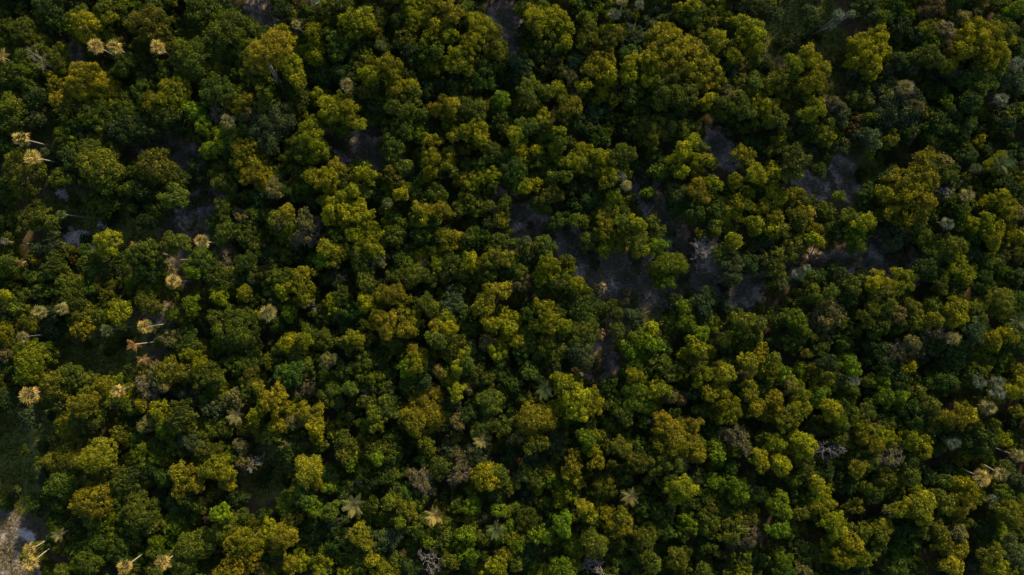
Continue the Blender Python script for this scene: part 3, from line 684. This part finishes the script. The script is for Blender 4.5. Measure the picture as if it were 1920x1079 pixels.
# ------------------------------------------------------------------ labels
TW = {'y': 'yellow-green', 'o': 'golden olive', 'l': 'lime-green', 'k': 'dull olive', 'g': 'mid-green', 'e': 'deep emerald',
      'd': 'dark green', 'b': 'blue-grey green', 'p': 'pale khaki', 'r': 'russet brown'}
FW = {'dome': 'dense domed crown', 'loose': 'loose clumpy crown', 'twig': 'thin twiggy crown'}
fan_w = [(*px(f['x'], f['y'], 9.5), f['r'] * K) for f in fans]
fea_w = [(*px(f['x'], f['y'], 7.5), f['r'] * K) for f in feathers]
bar_w = [(*px(a, b, 7.0), c * K) for a, b, c in bares]
def near(lst, t, slack):
    return any(math.hypot(t['x'] - a, t['y'] - b) < t['r'] + c + slack for a, b, c in lst)
def neighbours(t, pool, n):
    c = []
    for q in pool:
        if q is not t:
            g = math.hypot(q['x'] - t['x'], q['y'] - t['y']) - q['r'] - t['r']
            if g < 1.6:
                c.append((g, q))
    c.sort(key=lambda e: e[0])
    out = []
    for g, q in c:
        w = TW[q['tone']]
        if w not in out:
            out.append(w)
        if len(out) == n:
            break
    return out
def context(t, pool):
    s, tu = nearest_open(t['x'], t['y'])
    a = None
    if near(fea_w, t, 0.2):
        a = 'beside a feather palm'
    elif near(bar_w, t, 0.2):
        a = 'beside a leafless tree'
    elif near(fan_w, t, 0.2):
        a = 'beside a fan palm'
    elif s > -t['r'] - 0.6:
        a = 'by bare sandy ground'
    elif tu > -t['r'] - 0.6:
        a = 'by a grassy clearing'
    nb = neighbours(t, pool, 1 if a else 2)
    if a:
        return a + (' and a %s tree' % nb[0] if nb else '')
    if len(nb) == 2:
        return 'between %s and %s trees' % (nb[0], nb[1])
    if nb:
        return 'next to a %s tree' % nb[0]
    return 'overtopping low undergrowth'

# ------------------------------------------------------------------ build trees
def pick_variant(form, r, rnd):
    best = min(VARS[form], key=lambda v: abs(math.log(v[0] / r)))
    return rnd.choice(best[1])

def build_tree(t, name, cat, group, label):
    rnd = R0
    me, br, D, Rn = pick_variant(t['form'], t['r'], rnd)
    s = t['r'] / Rn
    sz = s * rnd.uniform(0.9, 1.12)
    gz = float(ground_z(t['x'], t['y'])) - 0.04
    T = max(0.7, t['h'] - D * sz)
    root = link(name, None, loc=(t['x'], t['y'], gz), rot=(0, 0, rnd.uniform(0, 6.28)))
    root.empty_display_size = 0.5
    tr = 0.06 + 0.045 * t['r']
    pale = t['form'] == 'twig'
    link('trunk', rnd.choice(TRUNKS_PALE if pale else TRUNKS), root, scale=(tr, tr, T))
    c = link('crown', me, root, loc=(0, 0, T), scale=(s * rnd.uniform(0.86, 1.14), s * rnd.uniform(0.86, 1.14), sz))
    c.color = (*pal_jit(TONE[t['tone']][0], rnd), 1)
    link('branches', br, root, loc=(0, 0, T), scale=c.scale)
    tag(root, label, cat, group)
    return root

for t in ind:
    size = 'huge' if t['r'] > 3.9 else 'broad' if t['r'] > 2.7 else 'medium'
    lab = '%s %s tree, %s, %s' % (size, TW[t['tone']], FW[t['form']], context(t, ind))
    build_tree(t, 'tree', 'tree', 'broad-leaved trees of the forest canopy', lab)
for t in small:
    lab = 'small %s tree, %s, %s' % (TW[t['tone']], FW[t['form']], context(t, ind + small))
    build_tree(t, 'small_tree', 'small tree', 'small trees filling between the broad crowns', lab)

# a tall leaning tree whose bare trunk shows beside the track
lt = dict(x=0, y=0)
top = Vector((*px(494, 100, 13.0), 13.0))
base = Vector((*px(534, 190, 0.0), 0.0))
root = link('leaning_tree', None, loc=(base.x, base.y, float(ground_z(base.x, base.y)) - 0.05))
d = top - base
pts = [Vector((0, 0, 0)), d * 0.08 + Vector((0.1, 0, 0.3)), d * 0.3 + Vector((0.5, 0.25, 0.2)), d * 0.6 + Vector((0.25, 0.3, 0.3)), d * 0.85, d * 1.0]
V, F = tube([tuple(p) for p in pts], [0.55, 0.42, 0.38, 0.33, 0.26, 0.18], 10)
link('trunk', mesh_np('trunk', V, F, mat=M_TWIG, smooth=True), root)
for k, (dx, dy, dz, r) in enumerate(((0, 0, 0, 2.2), (2.2, 0.6, -0.8, 1.9), (-1.3, -1.6, -0.6, 1.7), (1.6, 2.2, -0.3, 2.0))):
    me, br, D, Rn = pick_variant('loose', r, R0)
    s = r / Rn
    loc = d + Vector((dx, dy, dz - D * s * 0.6))
    c = link('crown', me, root, loc=loc, rot=(0, 0, k * 1.3), scale=(s, s, s))
    c.color = (0.2, 0.17, 0.014, 1)
    st = d * 0.86
    V, F = tube([tuple(st), tuple((st + loc) / 2 + Vector((0, 0, 0.3))), tuple(loc + Vector((0, 0, 0.2)))], [0.2, 0.15, 0.1], 6)
    link('branch', mesh_np('branch', V, F, mat=M_BARK, smooth=True), root)
    link('branches', br, root, loc=loc, rot=(0, 0, k * 1.3), scale=(s, s, s))
tag(root, 'tall yellow-green tree leaning over on a long bare curved pale trunk', 'tree')

# ------------------------------------------------------------------ palms
def fan_frond_mesh(seed):
    rng = np.random.default_rng(seed)
    V, F3, F4 = [], [], []
    pl = 0.72
    # petiole: a flat strip
    V += [(0, -0.025, 0), (0, 0.025, 0), (pl, 0.02, 0.05), (pl, -0.02, 0.05)]
    F4.append((0, 1, 2, 3))
    n = 11
    for i in range(n):
        a = math.radians(-80 + 160 * i / (n - 1)) + rng.normal() * 0.03
        ln = (0.86 - 0.22 * abs(i / (n - 1) - 0.5)) * rng.uniform(0.9, 1.08)
        w = 0.042
        c, s = math.cos(a), math.sin(a)
        fold = 0.07 * (1 if i % 2 else -1)
        b = len(V)
        V += [(pl - 0.02, 0, 0.05),
              (pl + ln * 0.6 * c - w * s, ln * 0.6 * s + w * c, 0.06 + fold * 0.6 - 0.02),
              (pl + ln * c, ln * s, 0.0 - 0.16 * ln + rng.normal() * 0.03),
              (pl + ln * 0.6 * c + w * s, ln * 0.6 * s - w * c, 0.06 - fold * 0.6)]
        F4.append((b, b + 3, b + 2, b + 1))
    return mesh_np('frond', V, F4, mat=M_FROND)

def feather_frond_mesh(seed, n=13, droop=0.5, length=2.1):
    rng = np.random.default_rng(seed)
    V, F4 = [], []
    u = np.linspace(0, 1, 7)
    cx = length * u
    czv = 0.55 * np.sin(u * 1.9) * length * 0.35 - droop * length * 0.5 * u ** 2.2
    for i in range(6):
        b = len(V)
        w0, w1 = 0.05 * (1 - u[i]) + 0.012, 0.05 * (1 - u[i + 1]) + 0.012
        V += [(cx[i], -w0, czv[i]), (cx[i], w0, czv[i]), (cx[i + 1], w1, czv[i + 1]), (cx[i + 1], -w1, czv[i + 1])]
        F4.append((b, b + 1, b + 2, b + 3))
    for i in range(n):
        q = 0.16 + 0.84 * i / (n - 1)
        x0 = np.interp(q, u, cx)
        z0 = np.interp(q, u, czv)
        ll = 0.66 * math.sin(math.pi * min(0.97, 0.16 + 0.80 * q)) * rng.uniform(0.85, 1.1) + 0.06
        for sd in (-1, 1):
            a = math.radians(62 - 34 * q)
            dx, dy, dz = math.cos(a) * ll, math.sin(a) * ll * sd, -0.18 * ll + rng.normal() * 0.04
            w = 0.062
            b = len(V)
            V += [(x0, 0, z0), (x0 + dx * 0.5 - w, dy * 0.5, z0 + dz * 0.25 + 0.03), (x0 + dx, dy, z0 + dz), (x0 + dx * 0.5 + w, dy * 0.5, z0 + dz * 0.25 + 0.03)]
            F4.append((b, b + 1, b + 2, b + 3) if sd > 0 else (b, b + 3, b + 2, b + 1))
    return mesh_np('frond', V, F4, mat=M_FROND)

FANF = [fan_frond_mesh(s) for s in range(4)]
FEAF = [feather_frond_mesh(s) for s in range(3)]
FEADRY = [feather_frond_mesh(s + 9, n=9, droop=1.3, length=1.5) for s in range(2)]

def palm_trunk(seed):
    rng = np.random.default_rng(seed)
    bx, by = rng.normal(size=2) * 0.35
    zs = np.linspace(0, 1, 15)
    # base stands at the origin, the stem bows out and comes back to (bx, by) at the top
    pts = np.stack([bx * zs ** 1.6, by * zs ** 1.6, zs * 10], -1)
    rad = 0.13 - 0.04 * zs
    rad[0] = 0.27
    rad[1] = 0.2
    rad = rad * (1 + 0.06 * (np.arange(15) % 2))
    V, F = tube(pts, rad, 8)
    return mesh_np('trunk', V, F, mat=M_PALMBARK, smooth=True), bx, by
PTR = [palm_trunk(s + 50) for s in range(6)]

FROND_COL = {'a': (0.46, 0.35, 0.11), 's': (0.26, 0.235, 0.09), 'v': (0.09, 0.12, 0.045), 'c': (0.15, 0.185, 0.13)}  # amber has low sunlight painted in, cool pale partly shade
def frond_rot(az, el, roll):
    # local +X runs outward along the frond, +Z is its upper face
    return (Matrix.Rotation(az, 4, 'Z') @ Matrix.Rotation(-el, 4, 'Y') @ Matrix.Rotation(roll, 4, 'X')).to_euler()

def under(x, y, pool):
    best = None
    for q in pool:
        d = math.hypot(q['x'] - x, q['y'] - y)
        if d < q['r'] + 1.6 and (best is None or d - q['r'] < best[0]):
            best = (d - q['r'], q)
    return best[1] if best else None

def place_words(x, y):
    s, tu = nearest_open(x, y)
    if s > -1.5:
        return 'standing by bare sandy ground'
    if tu > -1.5:
        return 'standing in a grassy clearing'
    q = under(x, y, ind)
    if q:
        return 'beside a %s %s tree' % ('broad' if q['r'] > 2.7 else 'medium', TW[q['tone']])
    return 'among small mixed trees'

PT = {'a': 'amber-gold', 's': 'straw-coloured', 'v': 'green', 'c': 'pale silvery'}
for f in fans:
    h = {'a': 10.0, 's': 8.8, 'v': 7.2, 'c': 8.0}[f['t']] + R0.uniform(-0.5, 0.9) - (0.9 if f['x'] > 1200 else 0)
    tm, bx, by = R0.choice(PTR)
    wx, wy = px(f['x'], f['y'], h)
    wx -= bx
    wy -= by
    gz = float(ground_z(wx, wy)) - 0.05
    s = f['r'] * K * 0.93 / 1.55
    root = link('fan_palm', None, loc=(wx, wy, gz))
    link('trunk', tm, root, scale=(1, 1, h / 10))
    n = 20
    for i in range(n):
        fr = link('frond', FANF[i % 4], root, loc=(bx, by, h),
                  rot=frond_rot(i * 2.39996 + R0.uniform(-0.15, 0.15), math.radians(82 - 108 * (i + 0.5) / n + R0.uniform(-7, 7)), R0.uniform(-0.5, 0.5)),
                  scale=(s * R0.uniform(0.85, 1.2), s * R0.uniform(0.8, 1.1), s))
        fr.color = (*pal_jit(FROND_COL[f['t']] if R0.random() < 0.82 else (0.10, 0.11, 0.04), R0, 0.3), 1)
    for i in range(6):
        fr = link('dry_frond', FANF[i % 4], root, loc=(bx, by, h - 0.1),
                  rot=frond_rot(i * 1.047 + R0.uniform(-0.3, 0.3), math.radians(-62 + R0.uniform(-12, 12)), R0.uniform(-0.6, 0.6)), scale=(s * 0.9,) * 3)
        fr.color = (0.20, 0.13, 0.07, 1)
    sz = 'large' if f['r'] >= 16 else 'small' if f['r'] <= 12 else ''
    lab = ('%s %s fan palm with a bristling round crown %s' % (sz, PT[f['t']], place_words(wx, wy))).strip()
    tag(root, lab, 'palm', 'fan palms standing above the forest')

for f in feathers:
    h = 7.6 + R0.uniform(-0.4, 0.8)
    tm, bx, by = R0.choice(PTR)
    wx, wy = px(f['x'], f['y'], h)
    wx -= bx
    wy -= by
    root = link('feather_palm', None, loc=(wx, wy, float(ground_z(wx, wy)) - 0.05))
    link('trunk', tm, root, scale=(1, 1, h / 10))
    s = f['r'] * K * 0.95 / 2.0
    n = 13
    for i in range(n):
        fr = link('frond', FEAF[i % 3], root, loc=(bx, by, h - 0.05), rot=frond_rot(i * 2.39996 + R0.uniform(-0.2, 0.2), math.radians(52 - 50 * i / n + R0.uniform(-6, 6)), R0.uniform(-0.25, 0.25)), scale=(s, s, s))
        fr.color = (*pal_jit(FROND_COL[f['t']], R0, 0.2), 1)
    tag(root, '%s feather palm with a star of long arching fronds %s' % (PT[f['t']], place_words(wx, wy)), 'palm', 'feather palms in the forest')

for (x, y, r) in deads:
    h = 6.5 + R0.uniform(-0.5, 1.0)
    tm, bx, by = R0.choice(PTR)
    wx, wy = px(x, y, h)
    root = link('dead_palm', None, loc=(wx - bx, wy - by, float(ground_z(wx, wy)) - 0.05))
    link('trunk', tm, root, scale=(1, 1, h / 10))
    s = r * K / 1.35
    for i in range(5):
        fr = link('dry_frond', FEADRY[i % 2], root, loc=(bx, by, h - 0.03), rot=frond_rot(i * 1.3 + R0.uniform(-0.4, 0.4), math.radians(R0.uniform(5, 60)), R0.uniform(-0.4, 0.4)), scale=(s, s, s))
        fr.color = (*pal_jit((0.36, 0.21, 0.08), R0, 0.2), 1)
    tag(root, 'dying palm with a few limp orange-brown fronds %s' % place_words(wx, wy), 'palm', 'dying orange palms')

# ------------------------------------------------------------------ leafless trees
def limb(A, p, d, ln, r, depth, rng):
    n = 4
    pts, rad = [p], [r]
    q, dd = p.copy(), d / np.linalg.norm(d)
    for i in range(n):
        dd = dd + rng.normal(size=3) * 0.22
        dd /= np.linalg.norm(dd)
        q = q + dd * ln / n
        pts.append(q.copy())
        rad.append(r * (1 - 0.55 * (i + 1) / n))
    A.add(*tube(pts, rad, 5))
    if depth > 0:
        for i in (2, 3, 4, 4):
            nd = dd * 0.6 + rng.normal(size=3) * 0.75 + np.array([0, 0, 0.12])
            limb(A, pts[i], nd, ln * rng.uniform(0.5, 0.72), max(0.022, rad[i] * 0.7), depth - 1, rng)

for bi, (x, y, r) in enumerate(bares):
    rng = np.random.default_rng(300 + bi)
    h = 7.6
    fork = 4.6
    wx, wy = px(x, y, h - 1)
    root = link('leafless_tree', None, loc=(wx, wy, float(ground_z(wx, wy)) - 0.05))
    rm = r * K
    tw = 0.08 + 0.05 * rm
    V, F = tube([(0, 0, 0), (0.05, 0, 0.4), (0.15, 0.1, 2.5), (0, 0, fork + 0.1)], [tw * 1.5, tw * 1.1, tw, tw * 0.75], 8)
    link('trunk', mesh_np('trunk', V, F, mat=M_DEAD, smooth=True), root)
    nb = 5 if r > 12 else 3
    for i in range(nb):
        A = Acc()
        a = i * 6.283 / nb + rng.uniform(-0.4, 0.4)
        limb(A, np.array([0, 0, fork]), np.array([math.cos(a), math.sin(a), rng.uniform(0.5, 1.1)]), rm * rng.uniform(0.75, 1.05), tw * 0.5, 3, rng)
        link('branch', A.mesh('branch', M_DEAD), root)
    tag(root, '%s leafless grey tree of bare forking branches %s' % ('small' if r <= 13 else 'wide' if r >= 22 else 'medium', place_words(wx, wy)), 'dead tree', 'leafless trees in the canopy')

# ------------------------------------------------------------------ mass of low growth (stuff)
SAPLINGS = bpy.data.collections.new('sapling_forms')      # sources for the mass, not linked to the scene
SAP_R = []
SAP_D = []
SAP_F = []
for form in ('dome', 'loose', 'twig'):
    for Rn, vs in VARS[form][:(2 if form == 'twig' else 4)]:
        for (me, br, D, R_) in vs:
            so = bpy.data.objects.new('sapling_form_%02d' % len(SAP_R), me)
            SAPLINGS.objects.link(so)
            SAP_R.append(Rn)
            SAP_F.append(form)
            SAP_D.append(D)

def mass_nodes():
    ng = bpy.data.node_groups.new('leafy_mass', 'GeometryNodeTree')
    ng.interface.new_socket('Geometry', in_out='INPUT', socket_type='NodeSocketGeometry')
    ng.interface.new_socket('Geometry', in_out='OUTPUT', socket_type='NodeSocketGeometry')
    N, Lk = ng.nodes, ng.links
    gi, go = N.new('NodeGroupInput'), N.new('NodeGroupOutput')
    ci = N.new('GeometryNodeCollectionInfo')
    ci.inputs['Collection'].default_value = SAPLINGS
    ci.inputs['Separate Children'].default_value = True
    ci.inputs['Reset Children'].default_value = True
    ip = N.new('GeometryNodeInstanceOnPoints')
    ip.inputs['Pick Instance'].default_value = True
    def attr(name, typ):
        n = N.new('GeometryNodeInputNamedAttribute')
        n.data_type = typ
        n.inputs['Name'].default_value = name
        return n.outputs['Attribute']
    cx = N.new('ShaderNodeCombineXYZ')
    Lk.new(attr('turn', 'FLOAT'), cx.inputs['Z'])
    er = N.new('FunctionNodeEulerToRotation')
    Lk.new(cx.outputs[0], er.inputs[0])
    sm = N.new('GeometryNodeSetMaterial')
    sm.inputs['Material'].default_value = M_LEAF_MASS
    Lk.new(ci.outputs[0], sm.inputs['Geometry'])
    Lk.new(gi.outputs[0], ip.inputs['Points'])
    Lk.new(sm.outputs[0], ip.inputs['Instance'])
    Lk.new(attr('form', 'INT'), ip.inputs['Instance Index'])
    Lk.new(er.outputs[0], ip.inputs['Rotation'])
    Lk.new(attr('size', 'FLOAT_VECTOR'), ip.inputs['Scale'])
    Lk.new(ip.outputs[0], go.inputs[0])
    return ng
MASS_NODES = mass_nodes()

def mass(name, items, forms=('dome', 'loose')):
    """items: (x, y, r, h, tone colour): a mass of leafy saplings, one object"""
    P, form, turn, size, tint = [], [], [], [], []
    for (x, y, r, h, col) in items:
        k = int(np.argmin([abs(math.log(v / r)) + 0.3 * R0.random() + (0 if f in forms else 99) for v, f in zip(SAP_R, SAP_F)]))
        s = r / SAP_R[k]
        P.append((x, y, float(ground_z(x, y)) + max(0.02, h - SAP_D[k] * s)))
        form.append(k)
        turn.append(R0.uniform(0, 6.283))
        size.append((s, s, s * R0.uniform(0.9, 1.2)))
        tint.append((*col, 1.0))
    me = bpy.data.meshes.new(name)
    me.from_pydata(P, [], [])
    me.attributes.new('form', 'INT', 'POINT').data.foreach_set('value', form)
    me.attributes.new('turn', 'FLOAT', 'POINT').data.foreach_set('value', turn)
    me.attributes.new('size', 'FLOAT_VECTOR', 'POINT').data.foreach_set('vector', np.array(size, dtype=np.float32).ravel())
    me.attributes.new('tint', 'FLOAT_COLOR', 'POINT').data.foreach_set('color', np.array(tint, dtype=np.float32).ravel())
    o = link(name, me)
    md = o.modifiers.new('leafy_mass', 'NODES')
    md.node_group = MASS_NODES
    o['kind'] = 'stuff'
    return o

items = []
for t in rest:
    items.append((t['x'], t['y'], t['r'], t['h'], pal_jit(TONE[t['tone']][0], R0)))
# low saplings and shrubs under and between the crowns
pts = []
cellg = {}
W2, H2 = 100.0, 58.0
tries = 0
tone_bag = 'ddeeeeggggggggkkkkkblly'  # mostly darker tones, so the saplings look less lit; shade put into colour
while tries < 9000:
    tries += 1
    x, y = R0.uniform(-W2, W2), R0.uniform(-H2, H2)
    r = R0.uniform(0.9, 2.5)
    if open_ground(x, y) > -r:
        continue
    hf = R0.uniform(3.0, 6.2) + 0.5 * r
    ap = H / (H - hf)
    if open_ground(x * ap, y * ap) > -0.5 * r:
        continue
    ok = True
    gxk, gyk = int(x // 5), int(y // 5)
    for i in (-1, 0, 1):
        for j in (-1, 0, 1):
            for (qx, qy, qr) in cellg.get((gxk + i, gyk + j), ()):
                if (qx - x) ** 2 + (qy - y) ** 2 < (0.56 * (r + qr)) ** 2:
                    ok = False
    if not ok:
        continue
    cellg.setdefault((gxk, gyk), []).append((x, y, r))
    items.append((x, y, r, hf, pal_jit(TONE[R0.choice(tone_bag)][0], R0, 0.25)))
# scattered scrub on the open ground
for c in TURF:
    for (a, b, w) in c:
        for _ in range(int(R0.random() * 1.3 + w / 30)):
            x, y = px(a + R0.gauss(0, w * 0.6), b + R0.gauss(0, w * 0.6))
            items.append((x, y, R0.uniform(0.5, 1.3), R0.uniform(0.6, 1.6), pal_jit(TONE[R0.choice('degbbkp')][0], R0, 0.25)))
o = mass('undergrowth', items)
o['label'] = 'mass of low dark shrubs and saplings under the trees'
o['category'] = 'undergrowth'

items = []
for c in SAND[:10]:
    for (a0, b0, w0), (a1, b1, w1) in zip(c[:-1], c[1:]):
        for _ in range(int(math.hypot(a1 - a0, b1 - b0) * (w0 + w1) * 0.0022 + 0.5 * R0.random())):
            t = R0.random()
            w = w0 + t * (w1 - w0)
            x, y = px(a0 + t * (a1 - a0) + R0.gauss(0, w * 0.75), b0 + t * (b1 - b0) + R0.gauss(0, w * 0.75))
            items.append((x, y, R0.uniform(0.5, 1.3), R0.uniform(0.35, 1.1), pal_jit(R0.choice(((0.22, 0.18, 0.14), (0.16, 0.14, 0.085), (0.09, 0.10, 0.04), (0.27, 0.22, 0.18))), R0, 0.25)))
o = mass('dry_scrub', items, ('twig',))
o['label'] = 'thin grey-brown scrub scattered over the sandy ground'
o['category'] = 'scrub'

# the forest goes on beyond the picture
items = []
cellg = {}
for tries in range(7000):
    x, y = R0.uniform(-116, 124), R0.uniform(-74, 84)
    if abs(x) < 97 and abs(y) < 55.5:
        continue
    r = R0.uniform(1.8, 3.4)
    ok = True
    gxk, gyk = int(x // 7), int(y // 7)
    for i in (-1, 0, 1):
        for j in (-1, 0, 1):
            for (qx, qy, qr) in cellg.get((gxk + i, gyk + j), ()):
                if (qx - x) ** 2 + (qy - y) ** 2 < (0.75 * (r + qr)) ** 2:
                    ok = False
    if not ok:
        continue
    cellg.setdefault((gxk, gyk), []).append((x, y, r))
    tone = R0.choice('yyookkgggedblp')
    items.append((x, y, r, TONE[tone][1] + R0.gauss(-0.4, 0.8), pal_jit(TONE[tone][0], R0)))
o = mass('surrounding_forest', items)
o['label'] = 'continuous forest canopy stretching on around the place'
o['category'] = 'forest'

# ------------------------------------------------------------------ grass and fallen twigs (stuff)
V, TC, LVv = [], [], []
for c in TURF:
    for (a, b, w) in c:
        for _ in range(int(w * w * 0.55)):
            q = R0.random() ** 0.5 * w * 1.05
            th = R0.uniform(0, 6.283)
            x, y = px(a + q * math.cos(th), b + q * math.sin(th))
            z = float(ground_z(x, y)) + 0.03
            hh = R0.uniform(0.15, 0.45)
            t2 = R0.uniform(0, 6.283)
            w2 = R0.uniform(0.05, 0.14)
            lx, ly = R0.gauss(0, 0.18), R0.gauss(0, 0.18)
            cx, sy = math.cos(t2) * w2, math.sin(t2) * w2
            V += [(x - cx, y - sy, z), (x + cx, y + sy, z), (x + lx + cx * 0.3, y + ly + sy * 0.3, z + hh), (x + lx - cx * 0.3, y + ly - sy * 0.3, z + hh)]
            f = R0.uniform(0.6, 1.4)
            TC.append((0.10 * f, 0.118 * f, 0.026 * f, 1))
            LVv.append(R0.random())
me = mesh_np('grass', V, np.arange(len(V)).reshape(-1, 4), mat=M_LEAF_FACE, attrs={'leafv': ('FLOAT', LVv), 'tint': ('FLOAT_COLOR', TC)})
o = link('grass', me)
o['kind'] = 'stuff'
o['label'] = 'rough dark green grass covering the clearings'
o['category'] = 'grass'

A = Acc()
for c in SAND:
    for (a, b, w) in c:
        for _ in range(int(8 + w * 2.0)):
            x, y = px(a + R0.gauss(0, w * 0.7), b + R0.gauss(0, w * 0.7))
            z = float(ground_z(x, y)) + 0.15
            th = R0.uniform(0, 6.283)
            ln = R0.uniform(0.6, 2.6)
            dx, dy = math.cos(th) * ln, math.sin(th) * ln
            A.add(*tube([(x, y, z), (x + dx * 0.5 + R0.gauss(0, 0.1), y + dy * 0.5 + R0.gauss(0, 0.1), z + R0.uniform(0, 0.2)), (x + dx, y + dy, z + R0.uniform(0, 0.12))], [0.06, 0.05, 0.025], 4))
o = link('fallen_twigs', A.mesh('fallen_twigs', M_DEAD))
o['kind'] = 'stuff'
o['label'] = 'litter of fallen grey twigs on the sandy ground'
o['category'] = 'twigs'
V, TC, LVv = [], [], []
for c in SAND:
    ch = [(a, b, w) for a, b, w in c]
    for (a0, b0, w0), (a1, b1, w1) in zip(ch[:-1], ch[1:]):
        for _ in range(int(math.hypot(a1 - a0, b1 - b0) * (w0 + w1) * 0.2)):
            t = R0.random()
            w = w0 + t * (w1 - w0)
            x, y = px(a0 + t * (a1 - a0) + R0.gauss(0, w * 0.62), b0 + t * (b1 - b0) + R0.gauss(0, w * 0.62))
            if math.sin(x * 0.9) * math.cos(y * 0.8 + x * 0.3) + R0.gauss(0, 0.5) < 0.0:
                continue
            z = float(ground_z(x, y)) + 0.05
            f = R0.uniform(0.5, 1.3)
            tw_col = R0.choice(((0.36, 0.30, 0.26), (0.25, 0.205, 0.175), (0.16, 0.15, 0.09), (0.09, 0.10, 0.04)))
            for k in range(6):
                th = R0.uniform(0, 6.283)
                ln = R0.uniform(0.35, 1.0)
                dx, dy, dz = math.cos(th) * ln, math.sin(th) * ln, R0.uniform(0.15, 0.6)
                w2 = R0.uniform(0.02, 0.05)
                nx2, ny2 = -math.sin(th) * w2, math.cos(th) * w2
                V += [(x - nx2, y - ny2, z), (x + nx2, y + ny2, z), (x + dx + nx2 * 0.5, y + dy + ny2 * 0.5, z + dz), (x + dx - nx2 * 0.5, y + dy - ny2 * 0.5, z + dz)]
                TC.append((tw_col[0] * f, tw_col[1] * f, tw_col[2] * f, 1))
                LVv.append(0.35 + 0.3 * R0.random())
me = mesh_np('dry_brush', V, np.arange(len(V)).reshape(-1, 4), mat=M_LEAF_FACE, attrs={'leafv': ('FLOAT', LVv), 'tint': ('FLOAT_COLOR', TC)})
o = link('dry_brush', me)
o['kind'] = 'stuff'
o['label'] = 'low leafless grey-brown brush over the sandy ground'
o['category'] = 'brush'
tot = sum(len(m.loops) - 2 * len(m.polygons) for m in bpy.data.meshes)
print('UNIQUE TRIS', tot)
print('TREES', len(trees), 'individual', len(ind), len(small), 'rest', len(rest), 'r at cuts', ind[-1]['r'], small[-1]['r'], )
